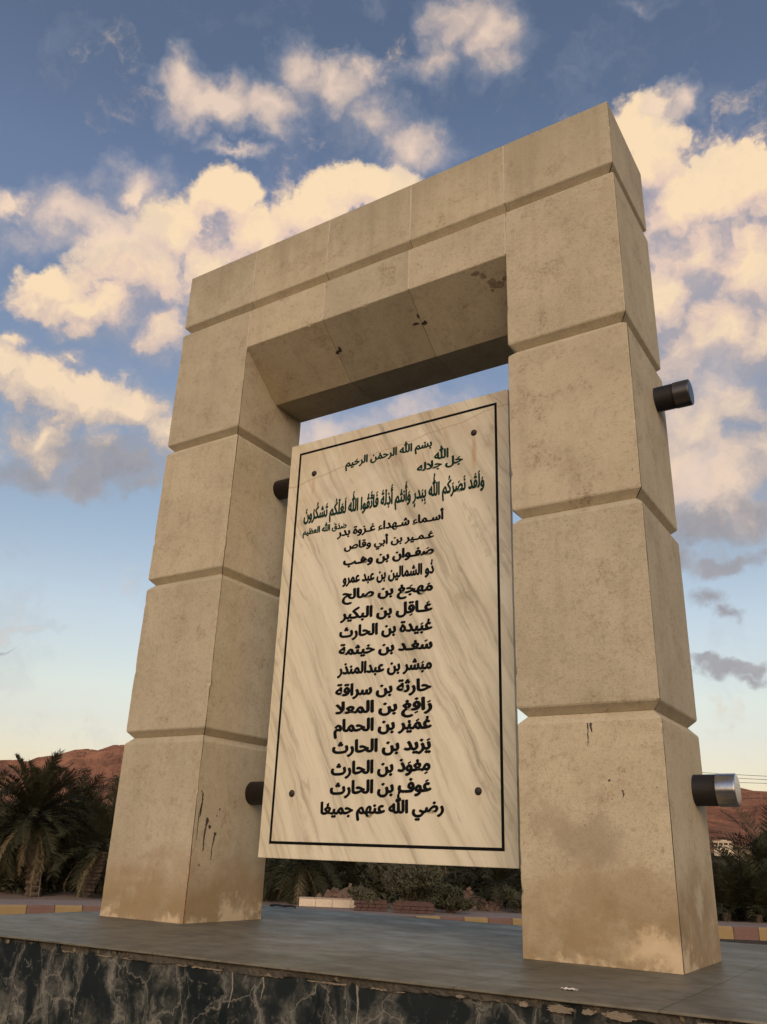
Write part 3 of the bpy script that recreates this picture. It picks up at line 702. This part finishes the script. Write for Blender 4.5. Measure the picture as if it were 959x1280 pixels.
# ---------------------------------------------------------------- ground, road, kerb, pavement
M_SOIL = simple('grove_soil', (.17, .115, .075), .95, .35, 1.3, bmp=.4)
def sheet(name, pts, z, mat, kind='structure', z2=None):
    vs = [(x, y, z) for x, y in pts]; return tag(from_py(name, vs, [tuple(range(len(vs)))], mat), kind=kind)
N = 96
sheet('ground', [(9000 * math.cos(2 * math.pi * k / N), 9000 * math.sin(2 * math.pi * k / N)) for k in range(N)], GZ - .012, simple('desert_ground', (.15, .105, .075), .95, .25, .05, bmp=.2))
KP = [(-15.5, -6.0), (-13.6, .5), (-12.3, 4.4), (-11.3, 7.1), (-10.15, 8.9), (-8.4, 10.5), (-5.65, 12.4), (-3.75, 14.1), (-.35, 16.35), (.5, 16.85), (5.0, 19.5), (12., 23.5)]
def smooth_path(pts, stepl):
    out = []
    P_ = [Vector(q) for q in pts]
    for i in range(len(P_) - 1):
        p0, p1, p2, p3 = P_[max(0, i - 1)], P_[i], P_[i + 1], P_[min(len(P_) - 1, i + 2)]
        for k in range(12):
            t = k / 12
            out.append(.5 * ((2 * p1) + (p2 - p0) * t + (2 * p0 - 5 * p1 + 4 * p2 - p3) * t * t + (3 * p1 - p0 - 3 * p2 + p3) * t ** 3))
    out.append(P_[-1])
    res = [out[0]]; acc = 0
    for a, b_ in zip(out, out[1:]):
        L = (b_ - a).length; d = stepl - acc
        while d <= L: res.append(a + (b_ - a) * (d / L)); d += stepl
        acc = L - (d - stepl)
    return res
kp = smooth_path(KP, .25)
def offset(path, d):
    out = []
    for i, q in enumerate(path):
        t = (path[min(i + 1, len(path) - 1)] - path[max(i - 1, 0)]).normalized(); out.append(q + Vector((-t.y, t.x)) * d)
    return out
m, nt, b = new_mat('asphalt'); P = pos(nt)
c = mix(nt, noise(nt, P, 1.4, 7, .6), (.045, .043, .041), (.085, .078, .07))
setb(nt, b, Base_Color=c, Roughness=.85); bump(nt, b, noise(nt, P, 90, 4, .7), .4, .01)
sheet('road', [tuple(q) for q in kp] + [(14, -22), (-17, -22)], GZ, m)
# kerb: bevelled stones painted yellow and brown in turn
def paint(name, col, seed):
    m, nt, b = new_mat(name); P = pos(nt)
    n = noise(nt, P, 4, 7, .65); n2 = noise(nt, P, 30, 5, .65)
    c = mix(nt, n, tuple(x * .8 for x in col), tuple(x * 1.15 for x in col))
    c = mix(nt, step(nt, n2, .56, .70, 0., .8), c, (.22, .17, .13))
    setb(nt, b, Base_Color=c, Roughness=.75); bump(nt, b, n2, .3, .006); return m
KM = [paint('yellow_paint', (.27, .185, .075), 1), paint('brown_paint', (.150, .080, .060), 2), simple('kerb_top', (.25, .19, .15), .9, .25, 6), simple('kerb_foot_shadow', (.03, .027, .025), .9, .3, 8)]  # last one: dark band painted low on the face as the gutter shadow
vs, fs, mi = [], [], []
for i in range(0, len(kp) - 2, 2):
    a, b_ = kp[i], kp[i + 2]; t = (b_ - a).normalized(); nn = Vector((-t.y, t.x)); g = t * .006
    o = len(vs)
    for q in (a + g, b_ - g):
        for (d, z) in ((0, GZ - .01), (0, GZ + .065), (0, KZ - .035), (.035, KZ), (.16, KZ + .001), (.16, GZ)):
            w_ = q + nn * d; vs.append((w_.x, w_.y, z))
    for j in range(5): fs.append((o + j, o + j + 6, o + j + 7, o + j + 1)); mi.append(3 if j == 0 else (i // 2) % 2 if j < 3 else 2)
    fs.append(tuple(range(o, o + 6))); mi.append(2); fs.append(tuple(range(o + 11, o + 5, -1))); mi.append(2)
tag(from_py('kerb', vs, fs, KM, mi=mi), kind='structure')
PAVW = 1.75
inn, outr = offset(kp, .155), offset(kp, PAVW)
vs = [(q.x, q.y, KZ - .004) for q in inn] + [(q.x, q.y, KZ - .002) for q in outr]; n = len(inn)
m, nt, b = new_mat('pavement_tiles'); P = pos(nt)
c = mix(nt, noise(nt, P, 1.2, 6, .6), (.20, .150, .125), (.285, .215, .175))
br = node(nt, 'ShaderNodeTexBrick', {'Vector': mapping(nt, P, rot=(0, 0, R(-38))), 'Color1': (1, 1, 1, 1), 'Color2': (.85, .85, .85, 1), 'Mortar': (.55, .55, .55, 1), 'Scale': 3.0, 'Mortar Size': .012}).outputs[0]
setb(nt, b, Base_Color=mix(nt, .8, c, br, 'MULTIPLY'), Roughness=.85)
tag(from_py('pavement', vs, [(k, k + 1, n + k + 1, n + k) for k in range(n - 1)], m), kind='structure')
edge = offset(kp, PAVW - .003)
far = offset(kp, 30)
vs = []; fs = []
rr = random.Random(2); NR = 16
for i, q in enumerate(edge):
    dq = (q - Vector((3.99, -3.455))).normalized()
    for k in range(NR):
        t = (k / (NR - 1)) ** 2.2; w_ = q + dq * 120 * t
        vs.append((w_.x, w_.y, KZ - .010 - .10 * min(1, t * 40) + (rr.uniform(-.03, .03) if k > 1 else 0) * (1 + 4 * t)))
for i in range(len(edge) - 1):
    for k in range(NR - 1): o = i * NR + k; fs.append((o, o + NR, o + NR + 1, o + 1))
tag(from_py('grove_ground', vs, fs, M_SOIL, smooth=True), kind='structure')

# low whitewashed wall at the back of the pavement
wallm = simple('whitewash', (.60, .50, .37), .9, .2, 7, bmp=.3)
a, b_ = Vector((-8.62, 13.05)), Vector((-7.42, 13.72)); t = (b_ - a); L = t.length; ang = math.atan2(t.y, t.x)
root = empty('low_wall', (a.x, a.y, KZ)); root.rotation_euler = (0, 0, ang); bpy.context.view_layer.update()
tag(root, 'very low whitewashed wall beside the pavement under the left palm behind the plaque', 'wall')
def local(o, parent): o.parent = parent; o.matrix_parent_inverse = Matrix(); return o
bm = bmesh.new(); x = 0.; rr = random.Random(4)
while x < L - .02:
    w_ = min(rr.uniform(.36, .42), L - x); box_bm(bm, x + .002, x + w_ - .002, rr.uniform(0, .006), .16, -.02, .145 + rr.uniform(-.006, .006), .008); x += w_
local(from_bm('wall_blocks', bm, wallm), root)
bm = bmesh.new(); box_bm(bm, -.01, L + .01, -.008, .17, .150, .168, .006)
local(from_bm('wall_coping', bm, simple('wall_coping', (.44, .34, .24), .9, .3, 12, bmp=.4)), root)

# red brick planters on the pavement
M_BRICK = simple('red_brick', (.085, .045, .034), .9, .35, 9, bmp=.5)
def planter(x, y, ang, w, lab):
    root = empty('brick_planter', (x, y, KZ)); root.rotation_euler = (0, 0, ang); bpy.context.view_layer.update()
    tag(root, lab, 'planter', 'brick planters on the pavement')
    bm = bmesh.new(); rr = random.Random(int(w * 100)); h = w / 2
    for lay in range(3):
        z0 = lay * .068
        nb = 5
        for side in range(4):
            for k in range(nb):
                a0 = -h + (2 * h) * k / nb; a1 = -h + (2 * h) * (k + 1) / nb - .008
                if (lay + side) % 2: a0, a1 = a0 + .03, min(h, a1 + .03)
                o = rr.uniform(-.004, .004)
                q = (a0, a1, -h + o, -h + .11 + o) if side == 0 else (a0, a1, h - .11 + o, h + o) if side == 1 else (-h + o, -h + .11 + o, a0 + .112, a1 - .112) if side == 2 else (h - .11 + o, h + o, a0 + .112, a1 - .112)
                if q[1] - q[0] > .02 and q[3] - q[2] > .02: box_bm(bm, *q, z0, z0 + .060, .004)
    local(from_bm('brick_rim', bm, M_BRICK), root)
    bm = bmesh.new(); box_bm(bm, -h + .115, h - .115, -h + .115, h - .115, 0, .13)
    local(from_bm('soil', bm, M_SOIL), root)
    return root
planter(-5.95, 13.55, R(30), .86, 'square red brick planter on the pavement with a bush growing behind it')
planter(-6.85, 13.25, R(34), .70, 'smaller red brick planter left of the square one on the pavement')

# ---------------------------------------------------------------- vegetation
def leaf_mat(name, c0, c1, c2, sc=1.2):
    m, nt, b = new_mat(name); P = pos(nt)
    c = mix(nt, noise(nt, P, sc, 5, .6), c0, c1)
    c = mix(nt, step(nt, noise(nt, P, sc * 6, 3, .6), .52, .72, 0., .7), c, c2)
    setb(nt, b, Base_Color=c, Roughness=.7, Specular_IOR_Level=.14); return m
M_PALM = leaf_mat('palm_leaf', (.025, .026, .013), (.044, .043, .021), (.076, .067, .036))
M_DEAD = leaf_mat('dry_palm_leaf', (.105, .084, .047), (.18, .142, .08), (.22, .17, .10))
M_BUSH = leaf_mat('bush_leaf', (.032, .036, .019), (.062, .060, .032), (.095, .085, .05))
m, nt, b = new_mat('palm_bark'); P = pos(nt)
vo = node(nt, 'ShaderNodeTexVoronoi', {'Vector': mapping(nt, P, scale=(1, 1, .8)), 'Scale': 9.0}).outputs['Distance']
setb(nt, b, Base_Color=mix(nt, vo, (.035, .024, .016), (.145, .105, .07)), Roughness=.95); bump(nt, b, vo, .9, .04); M_BARK = m

def frond(vs, fs, rr, base, az, th0, L, droop, wind, leaf=.30, nl=34, wide=.020, twist=0.):
    """one feather leaf: a curved rib with narrow leaflets in a V on both sides"""
    n = 12; p_ = Vector(base); pts = [p_.copy()]; th = th0
    h = Vector((math.cos(az), math.sin(az), 0))
    for k in range(n):
        d = (h * math.cos(th) + Vector((0, 0, 1)) * math.sin(th) + wind * (k / n) * .5).normalized()
        p_ = p_ + d * (L / n); pts.append(p_.copy()); th -= droop / n * (.5 + 1.1 * k / n)
    side = Vector((-h.y, h.x, 0))
    for k in range(n):                                    # rib
        a, b_ = pts[k], pts[k + 1]; w0 = .022 * (1 - k / n) + .004; w1 = .022 * (1 - (k + 1) / n) + .004; o = len(vs)
        vs += [tuple(a - side * w0), tuple(a + side * w0), tuple(b_ + side * w1), tuple(b_ - side * w1)]; fs.append((o, o + 1, o + 2, o + 3))
    for k in range(nl):
        t = .10 + .90 * (k + rr.uniform(-.3, .3)) / nl; t = max(.06, min(.995, t)); f = t * n; i = min(n - 1, int(f)); q = pts[i].lerp(pts[i + 1], f - i)
        tan = (pts[i + 1] - pts[i]).normalized(); up = side.cross(tan).normalized()
        if up.z < 0: up = -up
        ll = leaf * L / 2.0 * (.35 + 1.25 * math.sin(math.pi * min(1, t * .82 + .12))) * rr.uniform(.8, 1.15)
        for s in (-1, 1):
            d = (side * s * rr.uniform(.55, .85) + tan * rr.uniform(.6, .9) + up * rr.uniform(.15, .55) + wind * .5).normalized()
            e = q + d * ll + Vector((0, 0, -1)) * ll * rr.uniform(.05, .35); mid = q.lerp(e, .5) + up * ll * .05
            wv_ = tan * wide * rr.uniform(.7, 1.3); o = len(vs)
            vs += [tuple(q - wv_ * .5), tuple(q + wv_ * .5), tuple(mid + wv_ * .7), tuple(mid - wv_ * .7), tuple(e)]
            fs += [(o, o + 1, o + 2, o + 3), (o + 3, o + 2, o + 4)]
def trunk(name, parent, x, y, z0, top, r0, r1, seed):
    rr = random.Random(seed); bm = bmesh.new(); n = 12; K = 26; rings = []
    for k in range(K + 1):
        t = k / K; c_ = Vector((x, y, z0)).lerp(Vector(top), t); c_.z = z0 + (top[2] - z0) * t
        r = (r0 + (r1 - r0) * t) * (1.12 if k % 2 else .93)
        rings.append([bm.verts.new(c_ + Vector((r * math.cos(2 * math.pi * (j + .5 * (k % 2)) / n) * rr.uniform(.88, 1.12), r * math.sin(2 * math.pi * (j + .5 * (k % 2)) / n) * rr.uniform(.88, 1.12), 0))) for j in range(n)])
    for a, b_ in zip(rings, rings[1:]):
        for j in range(n): bm.faces.new((a[j], a[(j + 1) % n], b_[(j + 1) % n], b_[j]))
    bm.faces.new(rings[-1])
    return from_bm(name, bm, M_BARK, parent)
def date_palm(lab, x, y, z0, crown, L, nf, seed, wind=(0, 0, 0), skirt=10, el=(-.5, 1.35), r=.16, leaf=.30, nl=34, group='date palms behind the pavement'):
    rr = random.Random(seed); root = empty('date_palm', (x, y, z0)); tag(root, lab, 'palm', group)
    crown = Vector(crown); wind = Vector(wind)
    trunk('trunk', root, x, y, z0 - .05, crown - Vector((0, 0, .05)), r, r * .8, seed)
    vs, fs = [], []
    for k in range(nf):
        az = k * 2.39996 + rr.uniform(-.2, .2); t = (k + .5) / nf
        th = el[1] + (el[0] - el[1]) * t + rr.uniform(-.12, .12)
        frond(vs, fs, rr, crown + Vector((math.cos(az) * .08, math.sin(az) * .08, .22 * (1 - t))), az, th, L * rr.uniform(.82, 1.1), rr.uniform(.75, 1.35) * (.7 + .7 * t), wind * rr.uniform(.6, 1.3), leaf, nl)
    from_py('crown', vs, fs, M_PALM, root)
    if skirt:
        vs, fs = [], []
        for k in range(skirt):
            az = rr.uniform(0, 2 * math.pi)
            frond(vs, fs, rr, crown + Vector((math.cos(az) * .12, math.sin(az) * .12, -.05)), az, rr.uniform(-.9, -.2), L * rr.uniform(.75, 1.1), rr.uniform(1.2, 1.7), Vector((0, 0, -.5)), leaf * .5, 26)
        from_py('dry_frond_skirt', vs, fs, M_DEAD, root)
    return root
CX, CY = CAM_POS.x, CAM_POS.y
def polar(az, dist, z=None):
    x, y = CX + math.sin(R(az)) * dist, CY + math.cos(R(az)) * dist
    return (x, y) if z is None else (x, y, z)
def zel(dist, el): return CAM_POS.z + dist * math.tan(R(el))
SZ = KZ - .11
def palm_at(lab, az, dist, crown_az, crown_el, **kw):
    x, y = polar(az, dist); c_ = polar(crown_az, dist, zel(dist, crown_el))
    return date_palm(lab, x, y, SZ, c_, **kw)
rightw = Vector((cam_r.x, cam_r.y, 0)).normalized()
palm_at('tall windblown date palm with a ladder against its trunk left of the gateway', -52.9, 24.0, -53.6, 1.15, L=1.5, nf=84, seed=1, wind=rightw * .60 + Vector((0, 0, .22)), skirt=34, r=.19, el=(-.75, 1.5), nl=44)
palm_at('date palm with a leaning trunk and one drooping dry frond just left of the gateway', -50.1, 23.5, -49.3, -.3, L=1.55, nf=46, seed=2, wind=(0, 0, .15), skirt=6, r=.17, el=(-.35, 1.45))
palm_at('dark palm between the windblown palm and the leaning one, set further back', -51.3, 26.5, -51.3, .9, L=1.7, nf=54, seed=9, skirt=14, el=(-.6, 1.4), wind=rightw * .4)
palm_at('date palm cut by the left picture edge, fronds spread low', -56.4, 26.0, -56.4, .7, L=1.5, nf=40, seed=3, skirt=10)
palm_at('spreading date palm right behind the low white wall', -37.2, 23.9, -37.4, -.7, L=1.75, nf=58, seed=4, skirt=12, el=(-.8, 1.0), r=.2)
palm_at('young date palm seen under the lower right corner of the plaque', -25.2, 23.5, -25.2, -1.6, L=1.9, nf=40, seed=5, skirt=0, el=(-.1, 1.45), r=.15)
palm_at('dark bushy date palm between the low shoots and the right picture edge', -10.9, 25.0, -10.9, -1.5, L=1.5, nf=44, seed=8, skirt=0, el=(-.3, 1.1))
palm_at('date palm with upright fronds at the right picture edge', -9.3, 25.5, -9.1, -.5, L=1.9, nf=46, seed=6, skirt=6, el=(-.35, 1.3))
palm_at('dark low date palm just right of the near pillar', -12.6, 24.5, -12.6, -1.7, L=1.35, nf=40, seed=7, skirt=4, el=(-.4, .8))
for lab, az, d, el_, seed in (('low grassy palm shoots against the near pillar at the pavement edge', -12.0, 22.6, -2.3, 31), ('low grassy palm shoots at the right picture edge behind the kerb', -10.3, 22.8, -2.3, 32)):
    palm_at(lab, az, d, az, el_, L=1.05, nf=44, seed=seed, skirt=0, el=(.3, 1.45), r=.10, leaf=.42, nl=20, group='palm shoots behind the kerb')
for q, (az, d, el_) in enumerate(((-47.0, 28, .2), (-44.5, 27, .3), (-33.6, 27, .4), (-29.0, 29, .6), (-22.5, 28, .2))):
    palm_at('dark date palm half hidden in the shade behind the front row of palms', az, d, az, el_, L=2.2, nf=36, seed=20 + q, skirt=6, nl=26, group='palms half hidden behind the front row')

# the grove further back reads as one dark mass
def leaf_cloud(vs, fs, rr, c_, rx, ry, rz, n, s):
    for _ in range(n):
        u = rr.uniform(-1, 1); a = rr.uniform(0, 2 * math.pi); q = math.sqrt(1 - u * u); rad = rr.uniform(.45, 1.0) ** .5
        p_ = Vector((c_[0] + rx * q * math.cos(a) * rad, c_[1] + ry * q * math.sin(a) * rad, c_[2] + rz * u * rad))
        d = Vector((rr.gauss(0, 1), rr.gauss(0, 1), rr.gauss(0, 1))).normalized(); e = d.orthogonal().normalized(); l = s * rr.uniform(.6, 1.4); o = len(vs)
        vs += [tuple(p_ - d * l), tuple(p_ + e * l * .32), tuple(p_ + d * l), tuple(p_ - e * l * .32)]; fs.append((o, o + 1, o + 2, o + 3))
rr = random.Random(77); vs, fs = [], []
def top_el(az):
    return 1.25 if az < -52 else 1.5 if az < -46.5 else (1.2 - (az + 46.5) * .05 if az < -20 else -.55)
az = -66.0
while az < 6:
    for d in (27, 31, 37, 45):
        dd = d + rr.uniform(-1.5, 1.5); a = az + rr.uniform(-1, 1); te = top_el(a) + rr.uniform(-.5, .35)
        zt = zel(dd, te) - .9
        if zt < SZ + .2: zt = SZ + .25
        L = min(2.2, max(1.0, zel(dd, te) - SZ))
        for k in range(22):
            frond(vs, fs, rr, polar(a, dd, zt), rr.uniform(0, 6.283), rr.uniform(-.6, 1.25), L * rr.uniform(.8, 1.1), rr.uniform(.8, 1.5), Vector((0, 0, 0)), .34, 13, .05)
    az += 1.5
tag(from_py('palm_grove', vs, fs, M_PALM), kind='stuff', label='dark mass of palms filling the grove behind the front row')
vs, fs = [], []
az = -66.0
while az < 6:
    for d in (25.5, 28, 33):
        dd = d + rr.uniform(-.8, .8); a = az + rr.uniform(-.5, .5); x, y = polar(a, dd)
        hh = rr.uniform(.55, 1.05) if az < -44 or az > -16 else rr.uniform(.35, .75)
        leaf_cloud(vs, fs, rr, (x, y, SZ + hh * .7), .75, .75, hh, 210, .10)
    az += 1.6
tag(from_py('undergrowth', vs, fs, M_BUSH), kind='stuff', label='low tangled undergrowth at the foot of the palms')

# separate bushes
def bush(lab, az, dist, w, h, n, seed, mat=M_BUSH, z0=SZ, s=.055):
    rr = random.Random(seed); x, y = polar(az, dist); root = empty('bush', (x, y, z0)); tag(root, lab, 'bush', 'bushes behind the pavement')
    bm = bmesh.new(); tips = []
    for k in range(15):
        a = rr.uniform(0, 6.283); t = Vector((math.cos(a) * w * rr.uniform(.1, .8), math.sin(a) * w * rr.uniform(.1, .8), h * rr.uniform(.5, 1.0)))
        mid = Vector((t.x * .3, t.y * .3, t.z * .55)); o = Vector((x, y, z0 - .02))
        tube_bm(bm, o, o + mid, .020, .013, 6); tube_bm(bm, o + mid, o + t, .013, .004, 6); tips.append((o + t, o + mid))
    from_bm('stem', bm, M_BARK, root)
    vs, fs = [], []
    for tp, md in tips:
        for k in range(4):
            c_ = md.lerp(tp, rr.uniform(.35, 1.05)); leaf_cloud(vs, fs, rr, c_, w * .26, w * .26, h * .15, n // 60, s)
    from_py('foliage', vs, fs, mat, root)
M_ACACIA = leaf_mat('thorn_bush_leaf', (.055, .056, .033), (.092, .085, .05), (.13, .112, .07))
bush('rounded grey green thorn bush rising behind the brick planter', -30.7, 20.6, .95, 1.25, 5200, 1, M_ACACIA, s=.045)
bush('low green bush between the thorn bush and the young palm', -28.0, 20.0, .55, .62, 2400, 2)
bush('small bush at the right end of the low white wall', -33.3, 19.9, .42, .55, 1800, 3, M_ACACIA)
bush('dry bush under the young palm beside the brick heap', -23.9, 21.6, .5, .6, 2200, 6)

# heaps of broken bricks
M_RUBBLE = simple('broken_brick', (.135, .085, .06), .95, .45, 5, bmp=.5)
def heap(lab, az, dist, w, h, n, seed):
    rr = random.Random(seed); x, y = polar(az, dist); bm = bmesh.new()
    for k in range(n):
        a = rr.uniform(0, 6.283); r_ = w * math.sqrt(rr.random()); z = SZ + h * max(0, 1 - r_ / w) * rr.uniform(.3, 1.0)
        tmp = bmesh.new(); box_bm(tmp, -.11 * rr.uniform(.5, 1.1), .11, -.055, .055, -.035, .035, .006)
        M_ = Matrix.Translation((x + math.cos(a) * r_, y + math.sin(a) * r_ * .6, z)) @ Matrix.Rotation(rr.uniform(0, 6.28), 4, Vector((rr.gauss(0, 1), rr.gauss(0, 1), rr.gauss(0, 1) * 2)).normalized())
        tmp.transform(M_); me = bpy.data.meshes.new('t'); tmp.to_mesh(me); tmp.free(); bm.from_mesh(me); bpy.data.meshes.remove(me)
    bmesh.ops.create_cone(bm, cap_ends=True, segments=18, radius1=w * .95, radius2=.05, depth=h * .8, matrix=Matrix.Translation((x, y, SZ + h * .38)) @ Matrix.Scale(.6, 4, (0, 1, 0)))
    o = from_bm('brick_heap', bm, M_RUBBLE); tag(o, lab, 'heap', 'heaps of broken brick')
heap('heap of broken bricks behind the right end of the low white wall', -34.4, 22.0, 1.15, .60, 170, 1)
heap('lower heap of broken bricks between the thorn bush and the young palm', -27.0, 22.8, .9, .62, 120, 2)

# ladder against the windblown palm
lx, ly = polar(-52.85, 23.4); root = empty('ladder', (lx, ly, SZ)); tag(root, 'narrow wooden ladder leaning on the windblown palm trunk', 'ladder')
M_WOOD = simple('grey_wood', (.12, .095, .07), .9, .3, 20)
t2 = Vector(polar(-52.95, 23.85, SZ + 1.0)); foot = Vector((lx, ly, SZ))
for s in (-1, 1):
    bm = bmesh.new(); tube_bm(bm, foot + rightw * .10 * s, t2 + rightw * .09 * s, .014, .012, 8); from_bm('rail', bm, M_WOOD, root)
for k in range(7):
    bm = bmesh.new(); q = foot.lerp(t2, (k + .6) / 7.2); tube_bm(bm, q - rightw * .10, q + rightw * .10, .010, n=8); from_bm('rung', bm, M_WOOD, root)

# ---------------------------------------------------------------- hills
from mathutils import noise as mn
def rock_mat(name, a, c2, d, sc):
    m, nt, b = new_mat(name); P = pos(nt)
    n1 = noise(nt, P, sc, 10, .62); n2 = noise(nt, P, sc * 5, 8, .65)
    c = mix(nt, step(nt, n1, .35, .65), a, c2); c = mix(nt, step(nt, n2, .48, .70, 0., .75), c, d)
    setb(nt, b, Base_Color=c, Roughness=1.0, Specular_IOR_Level=.0); bump(nt, b, n2, 1.0, 22.0); return m
M_ROCK = rock_mat('red_rock', (.26, .128, .084), (.41, .205, .128), (.135, .074, .058), .008)
PROFILE = [(-135, .05), (-118, 2.2), (-100, 4.0), (-80, 3.8), (-66, 4.1), (-60, 4.3), (-56.1, 4.44), (-55.2, 4.52), (-54.57, 4.46), (-54.04, 4.75), (-53, 4.95), (-51.95, 5.34), (-51.2, 5.45), (-50.63, 5.39), (-49.72, 5.78), (-48.86, 5.84), (-46, 6.1), (-42, 5.4), (-36, 4.2), (-28, 3.6), (-20, 4.3), (-14, 5.0), (-11.5, 4.62), (-10.43, 4.45), (-9.74, 4.28), (-9, 4.25), (-5, 4.8), (5, 4.2), (25, 3.5), (45, 2.8), (75, 1.6), (96, .05)]
def prof(az):
    for (a, e), (b_, f) in zip(PROFILE, PROFILE[1:]):
        if a <= az <= b_: return e + (f - e) * (az - a) / (b_ - a)
    return 3.
def hills(name, az0, az1, daz, r0, r1, nr, pf, amp, seed, mat, rough_r):
    vs, fs = [], []; na = int((az1 - az0) / daz) + 1
    for i in range(na):
        az = az0 + daz * i; col = []
        for j in range(nr):
            t = j / (nr - 1); r_ = r0 + (r1 - r0) * t; x, y = polar(az, r_)
            q = Vector((x * rough_r, y * rough_r, seed))
            rid = mn.multi_fractal(q, .95, 2.1, 7); rid2 = 1 - abs(mn.noise(q * 1.9)) * 2; rid3 = 1 - abs(mn.noise(q * 5.2)) * 2
            base = math.sin(min(1, t * 1.18) * math.pi / 2) ** 1.35 if t < .85 else 1 - (t - .85) * 1.5
            col.append(max(0.02, base + amp * base * (.35 * (rid - 1) + .32 * rid2 + .17 * rid3)))
        best = max(h / (r0 + (r1 - r0) * j / (nr - 1)) for j, h in enumerate(col))
        k = math.tan(R(pf(az))) / best
        for j, h in enumerate(col):
            r_ = r0 + (r1 - r0) * j / (nr - 1); x, y = polar(az, r_); vs.append((x, y, h * k + CAM_POS.z - (3 if j == 0 else 0)))
    for i in range(na - 1):
        for j in range(nr - 1): o = i * nr + j; fs.append((o, o + nr, o + nr + 1, o + 1))
    return tag(from_py(name, vs, fs, mat, smooth=False), kind='structure')
hills('hills', -135, 96, .14, 900, 2300, 90, prof, .55, 3.3, M_ROCK, 1 / 330.)
M_SCRUB = rock_mat('scrub_slope', (.090, .075, .045), (.14, .105, .065), (.06, .055, .035), .03)
def prof2(az): return .75 if az < -11.2 else (.75 + (az + 11.2) * .70 if az < -9.6 else (1.87 + (az + 9.6) * .7 if az < -7 else 3.6))
hills('hillside', -16, -2, .12, 330, 560, 40, prof2, .18, 9.1, M_SCRUB, 1 / 90.)
# small flat-roofed houses below the hill
def house(lab, az, dist, el_, w, h, seed, wall):
    x, y = polar(az, dist); z = zel(dist, el_); root = empty('flat_roofed_house', (x, y, z)); root.rotation_euler = (0, 0, R(-az)); bpy.context.view_layer.update()
    tag(root, lab, 'house', 'houses below the hill')
    bm = bmesh.new(); box_bm(bm, -w / 2, w / 2, -3, 3, -3, h)
    local(from_bm('wall', bm, wall), root)
    bm = bmesh.new(); box_bm(bm, -w / 2 - .2, w / 2 + .2, -3.2, 3.2, h + .003, h + .25); box_bm(bm, -w * .1, w * .2, -1.5, 1.5, h + .253, h + .6)
    local(from_bm('roof', bm, wall), root)
    for k in range(4):
        bm = bmesh.new(); xx = -w / 2 + w * (k + .5) / 4; box_bm(bm, xx - .6, xx + .6, -3.05, -2.9, h * .3, h * .75)
        local(from_bm('window', bm, M_GAP), root)
house('white flat-roofed house in front of the reddish hill right of the near pillar', -11.75, 325, 1.12, 6.2, 1.5, 1, simple('bright_plaster', (.52, .44, .32), .9, .05))
house('dull brown flat-roofed house right of the white one', -10.75, 325, .92, 5.5, 1.3, 2, simple('brown_plaster', (.20, .15, .10), .9, .1))

# power line crossing behind the near pillar
M_POLE = simple('wooden_pole', (.10, .08, .06), .9, .3, 6); M_WIRE = simple('black_wire', (.02, .018, .016), .7, .1)
def polez(az, dist, hs, lab):
    x, y = polar(az, dist); root = empty('utility_pole', (x, y, SZ)); tag(root, lab, 'utility pole')
    bm = bmesh.new(); tube_bm(bm, (x, y, GZ), (x, y, max(hs) + .3), .11, .08, 12); from_bm('pole', bm, M_POLE, root)
    for h in hs[:1] + hs[2:]:
        bm = bmesh.new(); tube_bm(bm, (x - .5, y, h - .02), (x + .5, y, h - .02), .04, n=8); from_bm('crossarm', bm, M_POLE, root)
DW = 52.0
h0 = [zel(DW, e) for e in (5.60, 5.38, 5.02, 4.18)]; h1 = [zel(DW, e) for e in (4.90, 4.72, 4.62, 3.72)]
polez(-16.5, DW, h0, 'wooden utility pole hidden behind the near pillar carrying the wires'); polez(-3.5, DW, h1, 'wooden utility pole right of the picture carrying the wires')
for q, (a, b_) in enumerate(zip(h0, h1)):
    p0, p1 = Vector(polar(-16.5, DW, a)), Vector(polar(-3.5, DW, b_)); bm = bmesh.new(); n = 24; prev = None
    for k in range(n + 1):
        t = k / n; v = p0.lerp(p1, t); v.z -= .22 * 4 * t * (1 - t) * .5
        if prev is not None: tube_bm(bm, prev, v, .013, n=6, caps=False)
        prev = v
    tag(from_bm('power_line', bm, M_WIRE), ('topmost thin power line above the hill right of the near pillar', 'second thin power line from the top right of the near pillar', 'third thin power line from the top right of the near pillar', 'lowest thin power line, crossing the hill right of the near pillar')[q], 'power line', 'wires between the utility poles')
